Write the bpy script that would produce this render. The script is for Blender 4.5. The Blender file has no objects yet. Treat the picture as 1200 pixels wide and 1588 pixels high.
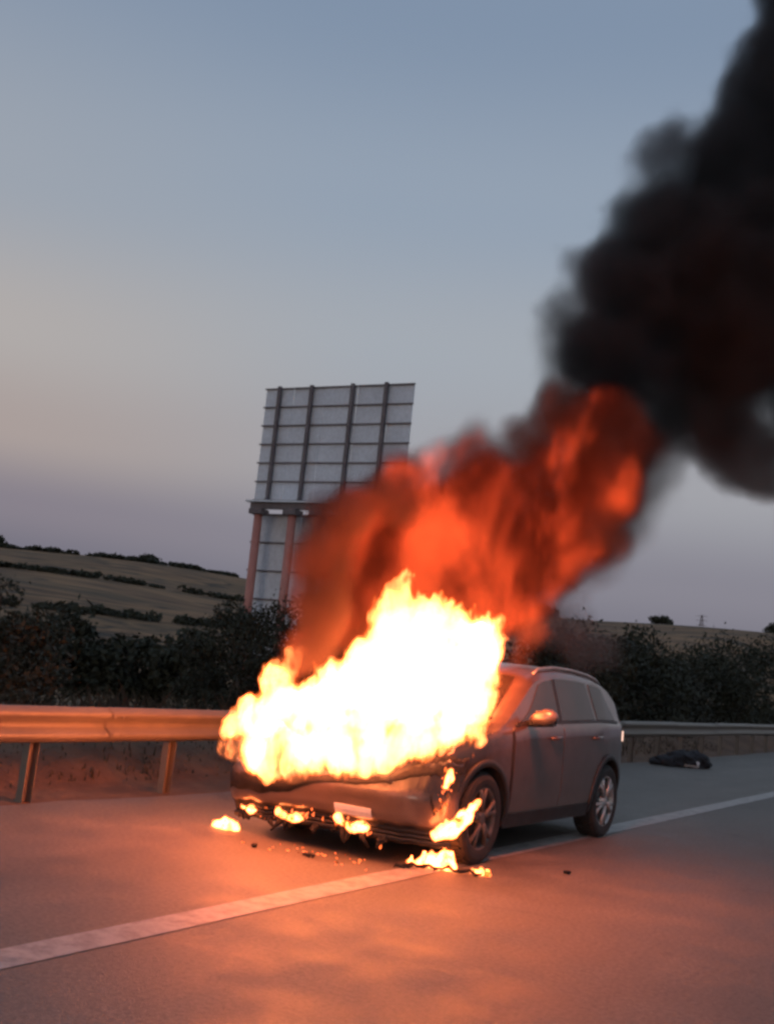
import bpy, bmesh, math, random
import numpy as np
from mathutils import Vector, Matrix, noise as mnoise
from mathutils.bvhtree import BVHTree

random.seed(7)
rs = np.random.RandomState(11)
scene = bpy.context.scene
C = scene.collection
R = math.radians

# ------------------------------------------------------------------ camera
# world: the road runs along +Y, the guard rail stands at x = -7.25, camera on the carriageway at x = 0
YAW, PITCH, ROLL, EYE = R(31.52), R(7.36), R(6.26), 1.474
fw = Vector((-math.sin(YAW) * math.cos(PITCH), math.cos(YAW) * math.cos(PITCH), math.sin(PITCH)))
rt = Vector((math.cos(YAW), math.sin(YAW), 0))
up = rt.cross(fw)
rt2 = math.cos(ROLL) * rt + math.sin(ROLL) * up
up2 = -math.sin(ROLL) * rt + math.cos(ROLL) * up
cam = bpy.data.cameras.new('camera')
cam.sensor_fit = 'VERTICAL'
cam.sensor_height = 36.0
cam.lens = 36.0 * 1745 / 1588
cam.clip_start = 0.05
cam.clip_end = 6000
camo = bpy.data.objects.new('camera', cam)
C.objects.link(camo)
m3 = Matrix((rt2, up2, -fw)).transposed()
camo.matrix_world = Matrix.Translation((0, 0, EYE)) @ m3.to_4x4()
scene.camera = camo

def lin(r, g, b):
    f = lambda c: (c / 255 / 12.92) if c / 255 <= 0.04045 else ((c / 255 + 0.055) / 1.055) ** 2.4
    return (f(r), f(g), f(b), 1.0)

# ------------------------------------------------------------------ world: dusk sky opposite the set sun
world = bpy.data.worlds.new('World')
scene.world = world
world.use_nodes = True
wn, wl = world.node_tree.nodes, world.node_tree.links
wn.clear()
SUN_EL, SUN_AZ = R(3.0), R(180 - 31.5 + 20)      # the low sun stands behind the camera
wo = wn.new('ShaderNodeOutputWorld')
bg = wn.new('ShaderNodeBackground')
bg.inputs[1].default_value = 1.0
tc = wn.new('ShaderNodeTexCoord')
sp = wn.new('ShaderNodeSeparateXYZ')
wl.new(tc.outputs['Generated'], sp.inputs[0])
mr = wn.new('ShaderNodeMapRange')
mr.inputs['From Min'].default_value = -0.03
mr.inputs['From Max'].default_value = 0.62
wl.new(sp.outputs['Z'], mr.inputs['Value'])
def sky_ramp(stops):
    r = wn.new('ShaderNodeValToRGB')
    r.color_ramp.interpolation = 'EASE'
    els = r.color_ramp.elements
    while len(els) < len(stops):
        els.new(0.5)
    for e, (deg, col) in zip(els, stops):
        e.position = (math.sin(R(deg)) + 0.03) / 0.65
        e.color = lin(*col)
    wl.new(mr.outputs[0], r.inputs[0])
    return r
cool = sky_ramp([(-1.5, (102, 100, 112)), (1.5, (112, 112, 128)), (5, (131, 129, 142)), (10, (159, 159, 166)),
                 (16, (161, 167, 176)), (23, (146, 159, 176)), (32, (127, 144, 167))])
warm = sky_ramp([(-1.5, (92, 92, 106)), (2.5, (108, 108, 125)), (5.5, (132, 125, 137)), (9, (168, 155, 152)),
                 (14, (175, 169, 167)), (21, (155, 162, 173)), (32, (134, 148, 168))])
az = wn.new('ShaderNodeMapRange')               # a little warmer to the west side of the view
az.interpolation_type = 'SMOOTHSTEP'
az.inputs['From Min'].default_value = -0.50
az.inputs['From Max'].default_value = -0.80
wl.new(sp.outputs['X'], az.inputs['Value'])
mx = wn.new('ShaderNodeMixRGB')
wl.new(az.outputs[0], mx.inputs[0])
wl.new(cool.outputs[0], mx.inputs[1])
wl.new(warm.outputs[0], mx.inputs[2])
sky = wn.new('ShaderNodeTexSky')
sky.sky_type = 'NISHITA'
sky.sun_disc = False
sky.sun_elevation = SUN_EL
sky.sun_rotation = SUN_AZ
nk = wn.new('ShaderNodeVectorMath')
nk.operation = 'SCALE'
nk.inputs['Scale'].default_value = 0.006
wl.new(sky.outputs[0], nk.inputs[0])
ad = wn.new('ShaderNodeMixRGB')
ad.blend_type = 'ADD'
ad.inputs[0].default_value = 1.0
wl.new(mx.outputs[0], ad.inputs[1])
wl.new(nk.outputs[0], ad.inputs[2])
wl.new(ad.outputs[0], bg.inputs[0])
wl.new(bg.outputs[0], wo.inputs[0])

sun = bpy.data.lights.new('sun', 'SUN')
sun.energy = 0.22
sun.angle = R(14)
sun.color = (1.0, 0.80, 0.66)
suno = bpy.data.objects.new('sun', sun)
C.objects.link(suno)
sd = Vector((math.sin(SUN_AZ) * math.cos(R(7)), math.cos(SUN_AZ) * math.cos(R(7)), math.sin(R(7))))
suno.rotation_euler = sd.to_track_quat('Z', 'Y').to_euler()

vs = scene.view_settings
scene.display_settings.display_device = 'sRGB'
vs.view_transform = 'Standard'
vs.look = 'None'
vs.exposure = 0.0
vs.gamma = 1.0
vs.use_curve_mapping = False
cy = scene.cycles
cy.max_bounces = 4
cy.diffuse_bounces = 2
cy.glossy_bounces = 3
cy.transmission_bounces = 4
cy.transparent_max_bounces = 12
cy.volume_bounces = 0
cy.sample_clamp_indirect = 1.2
cy.use_denoising = True
cy.volume_step_rate = 3.0
cy.use_light_tree = False
cy.use_adaptive_sampling = True
cy.adaptive_threshold = 0.04
cy.adaptive_min_samples = 16
cy.filter_width = 2.9
cy.volume_max_steps = 256

# ------------------------------------------------------------------ helpers
def tag(o, label=None, cat=None, group=None, kind=None):
    if label: o['label'] = label
    if cat: o['category'] = cat
    if group: o['group'] = group
    if kind: o['kind'] = kind
    return o

def link(name, me, parent=None):
    o = bpy.data.objects.new(name, me)
    C.objects.link(o)
    if parent is not None:
        o.parent = parent
    return o

def empty(name, loc=(0, 0, 0), rz=0.0, parent=None):
    o = bpy.data.objects.new(name, None)
    C.objects.link(o)
    o.location = loc
    o.rotation_euler = (0, 0, rz)
    if parent is not None:
        o.parent = parent
    return o

def mesh(name, v, f, mat, parent=None, smooth=False):
    me = bpy.data.meshes.new(name)
    me.from_pydata([tuple(p) for p in v], [], f)
    me.update()
    if mat: me.materials.append(mat)
    if smooth:
        me.polygons.foreach_set('use_smooth', [True] * len(me.polygons))
    return link(name, me, parent)

class MB:
    def __init__(s): s.v, s.f = [], []
    def box(s, x0, x1, y0, y1, z0, z1, M=None):
        n = len(s.v)
        P = [(x0, y0, z0), (x1, y0, z0), (x1, y1, z0), (x0, y1, z0), (x0, y0, z1), (x1, y0, z1), (x1, y1, z1), (x0, y1, z1)]
        if M: P = [tuple(M @ Vector(p)) for p in P]
        s.v += P
        s.f += [tuple(n + i for i in q) for q in ((0, 3, 2, 1), (4, 5, 6, 7), (0, 1, 5, 4), (1, 2, 6, 5), (2, 3, 7, 6), (3, 0, 4, 7))]
        return s
    def tube(s, pts, rad, seg=8, cap=True):
        pts = [Vector(p) for p in pts]
        if not hasattr(rad, '__len__'): rad = [rad] * len(pts)
        n0 = len(s.v)
        for i, p in enumerate(pts):
            t = (pts[min(i + 1, len(pts) - 1)] - pts[max(i - 1, 0)]).normalized()
            a = t.cross(Vector((0.31, 0.2, 0.93)) if abs(t.z) < 0.9 else Vector((1, 0, 0))).normalized()
            b = t.cross(a)
            for k in range(seg):
                w = 2 * math.pi * k / seg
                s.v.append(tuple(p + (a * math.cos(w) + b * math.sin(w)) * rad[i]))
        for i in range(len(pts) - 1):
            for k in range(seg):
                a0, a1 = n0 + i * seg + k, n0 + i * seg + (k + 1) % seg
                s.f.append((a0, a1, a1 + seg, a0 + seg))
        if cap:
            s.f.append(tuple(n0 + k for k in range(seg))[::-1])
            s.f.append(tuple(n0 + (len(pts) - 1) * seg + k for k in range(seg)))
        return s
    def lathe(s, prof, seg=32, axis='x', c=(0, 0, 0)):
        n0, m = len(s.v), len(prof)
        for k in range(seg):
            w = 2 * math.pi * k / seg
            for (a, r) in prof:
                s.v.append((c[0] + a, c[1] + r * math.cos(w), c[2] + r * math.sin(w)))
        for k in range(seg):
            k2 = (k + 1) % seg
            for i in range(m - 1):
                s.f.append((n0 + k * m + i, n0 + k2 * m + i, n0 + k2 * m + i + 1, n0 + k * m + i + 1))
        return s
    def grid(s, fn, nu, nv):
        n0 = len(s.v)
        for i in range(nu + 1):
            for j in range(nv + 1):
                s.v.append(tuple(fn(i / nu, j / nv)))
        for i in range(nu):
            for j in range(nv):
                a = n0 + i * (nv + 1) + j
                s.f.append((a, a + nv + 1, a + nv + 2, a + 1))
        return s
    def build(s, name, mat, parent=None, smooth=False):
        return mesh(name, s.v, s.f, mat, parent, smooth)

def bake(o):
    """apply the object's modifiers and keep the plain mesh"""
    bpy.context.view_layer.update()
    dg = bpy.context.evaluated_depsgraph_get()
    me = bpy.data.meshes.new_from_object(o.evaluated_get(dg))
    old = o.data
    o.modifiers.clear()
    o.data = me
    bpy.data.meshes.remove(old)
    return o

def bevel(o, w, seg=2):
    b = o.modifiers.new('b', 'BEVEL')
    b.width = w
    b.segments = seg
    b.limit_method = 'ANGLE'
    bake(o)
    return o

# ------------------------------------------------------------------ materials
def newmat(name):
    m = bpy.data.materials.new(name)
    m.use_nodes = True
    nt = m.node_tree
    nt.nodes.clear()
    return m, nt.nodes, nt.links

def ramp(n, l, src, stops):
    r = n.new('ShaderNodeValToRGB')
    els = r.color_ramp.elements
    while len(els) < len(stops): els.new(0.5)
    for e, (p, c) in zip(els, stops):
        e.position = p
        e.color = (*c, 1) if len(c) == 3 else c
    l.new(src, r.inputs[0])
    return r.outputs[0]

def ntex(n, l, vec, scale, detail=5, rough=0.55, dist=0.0):
    t = n.new('ShaderNodeTexNoise')
    t.inputs['Scale'].default_value = scale
    t.inputs['Detail'].default_value = detail
    t.inputs['Roughness'].default_value = rough
    t.inputs['Distortion'].default_value = dist
    if vec is not None: l.new(vec, t.inputs['Vector'])
    return t.outputs['Fac']

def mth(n, l, op, a, b=None, clamp=False):
    m = n.new('ShaderNodeMath')
    m.operation = op
    m.use_clamp = clamp
    for i, x in enumerate((a, b)):
        if x is None: continue
        if isinstance(x, (int, float)): m.inputs[i].default_value = x
        else: l.new(x, m.inputs[i])
    return m.outputs[0]

def mixc(n, l, fac, a, b, mode='MIX'):
    m = n.new('ShaderNodeMixRGB')
    m.blend_type = mode
    for i, x in enumerate((fac, a, b)):
        if isinstance(x, (int, float)): m.inputs[i].default_value = x
        elif isinstance(x, tuple): m.inputs[i].default_value = (*x, 1) if len(x) == 3 else x
        else: l.new(x, m.inputs[i])
    return m.outputs[0]

def pbsdf(n, l, col, rough=0.6, metal=0.0, bump=None, bstr=0.2, bdist=0.01, **kw):
    o = n.new('ShaderNodeOutputMaterial')
    b = n.new('ShaderNodeBsdfPrincipled')
    for key, x in (('Base Color', col), ('Roughness', rough), ('Metallic', metal)):
        if isinstance(x, (int, float)): b.inputs[key].default_value = x
        elif isinstance(x, tuple): b.inputs[key].default_value = (*x, 1) if len(x) == 3 else x
        else: l.new(x, b.inputs[key])
    for key, x in kw.items():
        b.inputs[key.replace('_', ' ')].default_value = x
    if bump is not None:
        bp = n.new('ShaderNodeBump')
        bp.inputs['Strength'].default_value = bstr
        bp.inputs['Distance'].default_value = bdist
        l.new(bump, bp.inputs['Height'])
        l.new(bp.outputs[0], b.inputs['Normal'])
    l.new(b.outputs[0], o.inputs[0])
    return b

def mottled(name, c1, c2, scale=6, rough=0.6, metal=0.0, bs=0.15, coord='Object', **kw):
    m, n, l = newmat(name)
    t = n.new('ShaderNodeTexCoord')
    f = ntex(n, l, t.outputs[coord], scale, 6, 0.6)
    f2 = ntex(n, l, t.outputs[coord], scale * 9, 3, 0.6)
    c = ramp(n, l, f, [(0.32, c1), (0.68, c2)])
    c = mixc(n, l, 0.25, c, ramp(n, l, f2, [(0.3, tuple(x * 0.6 for x in c1)), (0.7, tuple(min(1, x * 1.25) for x in c2))]))
    rr = ramp(n, l, f2, [(0.2, (rough * 0.8,) * 3), (0.8, (min(1, rough * 1.2),) * 3)])
    pbsdf(n, l, c, rr, metal, f2, bs, 0.01, **kw)
    return m

def asphalt_mat():
    m, n, l = newmat('asphalt')
    t = n.new('ShaderNodeTexCoord')
    ob = t.outputs['Object']
    mp = n.new('ShaderNodeMapping')
    mp.inputs['Scale'].default_value = (1.0, 0.22, 1.0)
    l.new(ob, mp.inputs[0])
    big = ntex(n, l, mp.outputs[0], 0.55, 6, 0.6, 0.4)
    mid = ntex(n, l, ob, 2.1, 6, 0.62)
    fine = ntex(n, l, ob, 90, 2, 0.7)
    c = ramp(n, l, big, [(0.30, (0.085, 0.070, 0.056)), (0.52, (0.140, 0.119, 0.097)), (0.72, (0.20, 0.173, 0.142))])
    c = mixc(n, l, 0.35, c, ramp(n, l, mid, [(0.32, (0.08, 0.068, 0.058)), (0.7, (0.25, 0.22, 0.19))]))
    c = mixc(n, l, 0.45, c, ramp(n, l, fine, [(0.25, (0.35, 0.35, 0.35)), (0.75, (1.35, 1.35, 1.35))]), 'MULTIPLY')
    grit = ntex(n, l, ob, 34, 3, 0.75)
    c = mixc(n, l, 0.7, c, ramp(n, l, grit, [(0.30, (0.45, 0.45, 0.45)), (0.5, (1, 1, 1)), (0.72, (1.5, 1.5, 1.5))]), 'MULTIPLY')
    # cracks
    v = n.new('ShaderNodeTexVoronoi')
    v.feature = 'DISTANCE_TO_EDGE'
    v.inputs['Scale'].default_value = 0.45
    wv = n.new('ShaderNodeVectorMath')
    wv.operation = 'ADD'
    nz = n.new('ShaderNodeTexNoise')
    nz.inputs['Scale'].default_value = 1.6
    nz.inputs['Detail'].default_value = 5
    l.new(ob, nz.inputs['Vector'])
    l.new(ob, wv.inputs[0])
    l.new(nz.outputs['Color'], wv.inputs[1])
    l.new(wv.outputs[0], v.inputs['Vector'])
    cr = ramp(n, l, v.outputs['Distance'], [(0.0, (1, 1, 1)), (0.003, (0, 0, 0))])
    keep = ramp(n, l, big, [(0.5, (0, 0, 0)), (0.62, (0.3, 0.3, 0.3))])
    c = mixc(n, l, mixc(n, l, 1.0, cr, keep, 'MULTIPLY'), c, (0.05, 0.045, 0.045))
    # oil drips and soot spots
    s = ntex(n, l, ob, 0.9, 7, 0.7, 0.8)
    c = mixc(n, l, ramp(n, l, s, [(0.60, (0, 0, 0)), (0.68, (0.55, 0.55, 0.55))]), c, (0.06, 0.052, 0.05))
    rr = ramp(n, l, mid, [(0.3, (0.55,) * 3), (0.7, (0.78,) * 3)])
    pbsdf(n, l, c, rr, 0, fine, 0.5, 0.006)
    return m

def paint_line_mat():
    m, n, l = newmat('road_paint')
    t = n.new('ShaderNodeTexCoord')
    ob = t.outputs['Object']
    a = ntex(n, l, ob, 7, 8, 0.7)
    b = ntex(n, l, ob, 60, 3, 0.7)
    c = mixc(n, l, ramp(n, l, a, [(0.38, (0.75,) * 3), (0.56, (0, 0, 0))]), (0.40, 0.37, 0.34), (0.19, 0.17, 0.155))
    c = mixc(n, l, ramp(n, l, b, [(0.28, (0.8,) * 3), (0.42, (0, 0, 0))]), c, (0.2, 0.185, 0.18))
    pbsdf(n, l, c, 0.6, 0, b, 0.4, 0.004)
    return m

def land_mat():
    m, n, l = newmat('land')
    t = n.new('ShaderNodeTexCoord')
    ob = t.outputs['Object']
    sx = n.new('ShaderNodeSeparateXYZ')
    l.new(ob, sx.inputs[0])
    # field strips across the slope
    v = n.new('ShaderNodeTexVoronoi')
    v.inputs['Scale'].default_value = 0.016
    mp = n.new('ShaderNodeMapping')
    mp.inputs['Rotation'].default_value = (0, 0, R(28))
    mp.inputs['Scale'].default_value = (3.4, 0.6, 1)
    wv = n.new('ShaderNodeTexNoise')
    wv.inputs['Scale'].default_value = 0.012
    l.new(ob, wv.inputs['Vector'])
    va = n.new('ShaderNodeVectorMath')
    va.operation = 'MULTIPLY_ADD'
    va.inputs[1].default_value = (50, 50, 0)
    l.new(wv.outputs['Color'], va.inputs[0])
    l.new(ob, va.inputs[2])
    l.new(va.outputs[0], mp.inputs[0])
    l.new(mp.outputs[0], v.inputs['Vector'])
    sc = n.new('ShaderNodeSeparateColor')
    l.new(v.outputs['Color'], sc.inputs[0])
    fields = ramp(n, l, sc.outputs[0], [(0.0, (0.10, 0.075, 0.04)), (0.25, (0.24, 0.165, 0.095)), (0.45, (0.12, 0.095, 0.05)),
                                        (0.65, (0.30, 0.205, 0.125)), (0.8, (0.085, 0.06, 0.04)), (1.0, (0.20, 0.14, 0.085))])
    f1 = ntex(n, l, ob, 0.11, 7, 0.65)
    fields = mixc(n, l, 0.6, fields, ramp(n, l, f1, [(0.3, (0.25, 0.24, 0.22)), (0.7, (1.25, 1.15, 1.0))]), 'MULTIPLY')
    rr_ = n.new('ShaderNodeVectorMath')
    rr_.operation = 'LENGTH'
    l.new(ob, rr_.inputs[0])
    an = mth(n, l, 'ARCTAN2', sx.outputs['X'], sx.outputs['Y'])
    cv = n.new('ShaderNodeCombineXYZ')
    l.new(mth(n, l, 'MULTIPLY', mth(n, l, 'POWER', rr_.outputs['Value'], 0.5), 1.5), cv.inputs[0])
    l.new(mth(n, l, 'MULTIPLY', an, 5.5), cv.inputs[1])
    stripe = ntex(n, l, cv.outputs[0], 0.8, 3, 0.6, 0.2)
    fields = mixc(n, l, 0.9, fields, ramp(n, l, stripe, [(0.36, (0.018, 0.014, 0.008)), (0.42, (0.16, 0.080, 0.034)), (0.49, (0.27, 0.145, 0.062)), (0.52, (0.028, 0.019, 0.010)), (0.56, (0.22, 0.12, 0.052)), (0.62, (0.06, 0.038, 0.018)), (0.68, (0.24, 0.135, 0.06))]))
    near = ramp(n, l, ntex(n, l, ob, 1.3, 7, 0.65), [(0.3, (0.075, 0.038, 0.022)), (0.5, (0.13, 0.068, 0.038)), (0.72, (0.20, 0.115, 0.065))])
    d = mth(n, l, 'MULTIPLY', sx.outputs['X'], -1)
    k = n.new('ShaderNodeMapRange')
    k.inputs['From Min'].default_value = 14
    k.inputs['From Max'].default_value = 40
    l.new(d, k.inputs['Value'])
    c = mixc(n, l, k.outputs[0], near, fields)
    pbsdf(n, l, c, 0.95, 0, ntex(n, l, ob, 5, 6, 0.7), 0.6, 0.06)
    return m

def leaf_mat(name, c1, c2):
    m, n, l = newmat(name)
    t = n.new('ShaderNodeTexCoord')
    f = ntex(n, l, t.outputs['Object'], 1.6, 4, 0.6)
    f2 = ntex(n, l, t.outputs['Object'], 22, 2, 0.6)
    c = ramp(n, l, f, [(0.32, c1), (0.68, c2)])
    c = mixc(n, l, 0.4, c, ramp(n, l, f2, [(0.3, (0.5, 0.5, 0.5)), (0.7, (1.5, 1.45, 1.3))]), 'MULTIPLY')
    pbsdf(n, l, c, 0.75)
    return m

def metal_mat():
    m, n, l = newmat('galvanised_steel')
    t = n.new('ShaderNodeTexCoord')
    ob = t.outputs['Object']
    f = ntex(n, l, ob, 2.2, 7, 0.65)
    mp = n.new('ShaderNodeMapping')
    mp.inputs['Scale'].default_value = (6, 1.2, 0.6)
    l.new(ob, mp.inputs[0])
    st = ntex(n, l, mp.outputs[0], 3.2, 6, 0.7)
    c = ramp(n, l, f, [(0.3, (0.15, 0.125, 0.10)), (0.7, (0.22, 0.19, 0.155))])
    c = mixc(n, l, ramp(n, l, st, [(0.52, (0, 0, 0)), (0.72, (0.6, 0.6, 0.6))]), c, (0.20, 0.165, 0.13))
    r = ramp(n, l, f, [(0.3, (0.42,) * 3), (0.7, (0.62,) * 3)])
    pbsdf(n, l, c, r, 0.1, st, 0.15, 0.004)
    return m

def car_paint_mat():
    m, n, l = newmat('firelit_silver')
    t = n.new('ShaderNodeTexCoord')
    ob = t.outputs['Object']
    sx = n.new('ShaderNodeSeparateXYZ')
    l.new(ob, sx.inputs[0])
    soot = ntex(n, l, ob, 2.3, 7, 0.65, 0.5)
    # the nose is scorched: soot thins out from the engine bay backwards
    k = n.new('ShaderNodeMapRange')
    k.inputs['From Min'].default_value = -0.5
    k.inputs['From Max'].default_value = -1.9
    l.new(sx.outputs['Y'], k.inputs['Value'])
    kz = n.new('ShaderNodeMapRange')
    kz.inputs['From Min'].default_value = 0.36
    kz.inputs['From Max'].default_value = 0.70
    l.new(sx.outputs['Z'], kz.inputs['Value'])
    kk = mth(n, l, 'MULTIPLY', k.outputs[0], kz.outputs[0])
    s = mth(n, l, 'ADD', mth(n, l, 'MULTIPLY', kk, 0.9), mth(n, l, 'MULTIPLY', soot, 0.8))
    s = ramp(n, l, s, [(0.62, (0, 0, 0)), (0.95, (0.95, 0.95, 0.95))])
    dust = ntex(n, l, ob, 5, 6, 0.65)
    c = ramp(n, l, dust, [(0.3, (0.092, 0.060, 0.051)), (0.7, (0.135, 0.090, 0.078))])  # warm glow of the fire put into the silver base colour
    kd = n.new('ShaderNodeMapRange')            # road dust on the lower doors
    kd.inputs['From Min'].default_value = 0.75
    kd.inputs['From Max'].default_value = 0.25
    kd.inputs['To Max'].default_value = 0.5
    l.new(sx.outputs['Z'], kd.inputs['Value'])
    c = mixc(n, l, kd.outputs[0], c, (0.20, 0.165, 0.14))
    c = mixc(n, l, s, c, (0.018, 0.015, 0.014))
    rr = mixc(n, l, s, (0.30, 0.30, 0.30), (0.9, 0.9, 0.9))
    pbsdf(n, l, c, rr, 0.25, dust, 0.05, 0.003, Coat_Weight=0.7, Coat_Roughness=0.10)
    return m

def glass_mat(name, tint, alpha):
    m, n, l = newmat(name)
    o = n.new('ShaderNodeOutputMaterial')
    t = n.new('ShaderNodeTexCoord')
    f = ntex(n, l, t.outputs['Object'], 4, 6, 0.6)
    b = n.new('ShaderNodeBsdfPrincipled')
    l.new(ramp(n, l, f, [(0.3, tint), (0.7, tuple(x * 1.7 for x in tint))]), b.inputs['Base Color'])
    l.new(ramp(n, l, f, [(0.3, (0.08,) * 3), (0.7, (0.22,) * 3)]), b.inputs['Roughness'])
    tr = n.new('ShaderNodeBsdfTransparent')
    tr.inputs[0].default_value = (0.55, 0.57, 0.56, 1)
    mx = n.new('ShaderNodeMixShader')
    mx.inputs[0].default_value = alpha
    l.new(tr.outputs[0], mx.inputs[1])
    l.new(b.outputs[0], mx.inputs[2])
    l.new(mx.outputs[0], o.inputs[0])
    return m

def emit_mat(name, col, strength):
    m, n, l = newmat(name)
    o = n.new('ShaderNodeOutputMaterial')
    e = n.new('ShaderNodeEmission')
    e.inputs[0].default_value = (*col, 1)
    e.inputs[1].default_value = strength
    l.new(e.outputs[0], o.inputs[0])
    return m

def flame_mat(name, smax, smin, scale):
    """burning gas: orange light so strong that the picture clips it to yellow and white"""
    m, n, l = newmat(name)
    o = n.new('ShaderNodeOutputMaterial')
    e = n.new('ShaderNodeEmission')
    t = n.new('ShaderNodeTexCoord')
    mp = n.new('ShaderNodeMapping')
    mp.inputs['Scale'].default_value = (1, 1, 0.6)
    l.new(t.outputs['Object'], mp.inputs[0])
    f = ntex(n, l, mp.outputs[0], scale, 4, 0.62, 0.3)
    l.new(ramp(n, l, f, [(0.30, (1.0, 0.10, 0.010)), (0.40, (1.0, 0.145, 0.020)), (0.54, (1.0, 0.155, 0.042))]), e.inputs[0])
    s = n.new('ShaderNodeMapRange')
    s.interpolation_type = 'SMOOTHSTEP'
    s.inputs['From Min'].default_value = 0.40
    s.inputs['From Max'].default_value = 0.50
    s.inputs['To Min'].default_value = smin
    s.inputs['To Max'].default_value = smax
    l.new(f, s.inputs['Value'])
    l.new(s.outputs[0], e.inputs[1])
    l.new(e.outputs[0], o.inputs[0])
    return m

def smoke_mat(name, dens, albedo, nscale, bias, amp, emis=None, zlo=None, gain=1.6):
    m, n, l = newmat(name)
    o = n.new('ShaderNodeOutputMaterial')
    p = n.new('ShaderNodeVolumePrincipled')
    a = n.new('ShaderNodeAttribute')
    a.attribute_name = 'density'
    p.inputs['Density Attribute'].default_value = ''
    t = n.new('ShaderNodeTexCoord')
    ob = t.outputs['Object']
    f = ntex(n, l, ob, nscale, 3.6, 0.58, 0.0)
    v = mth(n, l, 'ADD', mth(n, l, 'MULTIPLY', a.outputs['Fac'], 1.35), mth(n, l, 'MULTIPLY', mth(n, l, 'SUBTRACT', f, 0.5), amp))
    v = mth(n, l, 'MULTIPLY', mth(n, l, 'SUBTRACT', v, bias), gain, True)
    v = mth(n, l, 'POWER', v, 1.3)
    # nothing outside the hull
    v = mth(n, l, 'MULTIPLY', v, mth(n, l, 'MULTIPLY', a.outputs['Fac'], 8.0, True))
    d = mth(n, l, 'MULTIPLY', v, dens)
    l.new(d, p.inputs['Density'])
    p.inputs['Color'].default_value = (*albedo, 1)
    p.inputs['Anisotropy'].default_value = 0.2
    if emis:
        k, col_lo, col_hi, escale, lo, hi = emis
        mp = n.new('ShaderNodeMapping')
        mp.inputs['Scale'].default_value = (1, 1, 0.55)
        mp.inputs['Location'].default_value = (3.1, 1.7, 0.4)
        l.new(ob, mp.inputs[0])
        g = ntex(n, l, mp.outputs[0], escale, 3, 0.6, 0.3)
        if zlo:
            sx = n.new('ShaderNodeSeparateXYZ')
            l.new(ob, sx.inputs[0])
            hz = n.new('ShaderNodeMapRange')
            hz.inputs['From Min'].default_value = zlo[0]
            hz.inputs['From Max'].default_value = zlo[1]
            hz.inputs['To Min'].default_value = zlo[2]
            hz.inputs['To Max'].default_value = zlo[3]
            l.new(sx.outputs['Z'], hz.inputs['Value'])
            g = mth(n, l, 'ADD', g, hz.outputs[0])
        gm = n.new('ShaderNodeMapRange')
        gm.interpolation_type = 'SMOOTHSTEP'
        gm.inputs['From Min'].default_value = lo
        gm.inputs['From Max'].default_value = hi
        gm.inputs['To Min'].default_value = 0.09
        gm.inputs['To Max'].default_value = 1.0
        l.new(g, gm.inputs['Value'])
        ed = n.new('ShaderNodeMapRange')          # cooler, darker soot towards the skin of the cloud
        ed.interpolation_type = 'SMOOTHSTEP'
        ed.inputs['From Min'].default_value = 0.10
        ed.inputs['From Max'].default_value = 0.95
        ed.inputs['To Min'].default_value = 0.10
        l.new(v, ed.inputs['Value'])
        gg = mth(n, l, 'MULTIPLY', gm.outputs[0], ed.outputs[0])
        l.new(mixc(n, l, gm.outputs[0], col_lo, col_hi), p.inputs['Emission Color'])
        l.new(mth(n, l, 'MULTIPLY', mth(n, l, 'MULTIPLY', d, gg), k), p.inputs['Emission Strength'])
    l.new(p.outputs[0], o.inputs['Volume'])
    return m

def flame_volume_mat(name, strength, scale, amp, bias, holes=None):
    """luminous gas: strong orange glow eroded into tongues by noise drawn out upwards"""
    m, n, l = newmat(name)
    o = n.new('ShaderNodeOutputMaterial')
    p = n.new('ShaderNodeVolumePrincipled')
    p.inputs['Density Attribute'].default_value = ''
    a = n.new('ShaderNodeAttribute')
    a.attribute_name = 'density'
    t = n.new('ShaderNodeTexCoord')
    mp = n.new('ShaderNodeMapping')
    mp.inputs['Scale'].default_value = (1, 1, 0.32)
    mp.inputs['Rotation'].default_value = (0, R(-10), 0)
    l.new(t.outputs['Object'], mp.inputs[0])
    f = ntex(n, l, mp.outputs[0], scale, 4, 0.62, 0.0)
    v = mth(n, l, 'ADD', mth(n, l, 'MULTIPLY', a.outputs['Fac'], 1.2), mth(n, l, 'MULTIPLY', mth(n, l, 'SUBTRACT', f, 0.5), amp))
    v = mth(n, l, 'SUBTRACT', v, bias, True)
    v = mth(n, l, 'MULTIPLY', v, mth(n, l, 'MULTIPLY', a.outputs['Fac'], 12.0, True))
    k = n.new('ShaderNodeMapRange')
    k.interpolation_type = 'SMOOTHSTEP'
    k.inputs['From Min'].default_value = 0.02
    k.inputs['From Max'].default_value = 0.34
    l.new(v, k.inputs['Value'])
    l.new(ramp(n, l, k.outputs[0], [(0.0, (1.0, 0.085, 0.010)), (0.45, (1.0, 0.17, 0.022)), (0.9, (1.0, 0.24, 0.066))]), p.inputs['Emission Color'])
    e_ = mth(n, l, 'MULTIPLY', mth(n, l, 'POWER', k.outputs[0], 1.6), strength)
    if holes:
        mq = n.new('ShaderNodeMapping')
        mq.inputs['Scale'].default_value = (1, 1, 0.6)
        l.new(t.outputs['Object'], mq.inputs[0])
        hq = n.new('ShaderNodeMapRange')
        hq.interpolation_type = 'SMOOTHSTEP'
        hq.inputs['From Min'].default_value = 0.40
        hq.inputs['From Max'].default_value = 0.52
        hq.inputs['To Min'].default_value = 0.03
        l.new(ntex(n, l, mq.outputs[0], holes, 4, 0.62, 0.3), hq.inputs['Value'])
        e_ = mth(n, l, 'MULTIPLY', e_, hq.outputs[0])
    l.new(e_, p.inputs['Emission Strength'])
    l.new(mth(n, l, 'MULTIPLY', k.outputs[0], 0.7), p.inputs['Density'])
    p.inputs['Color'].default_value = (0.02, 0.01, 0.01, 1)
    l.new(p.outputs[0], o.inputs['Volume'])
    return m

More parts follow.
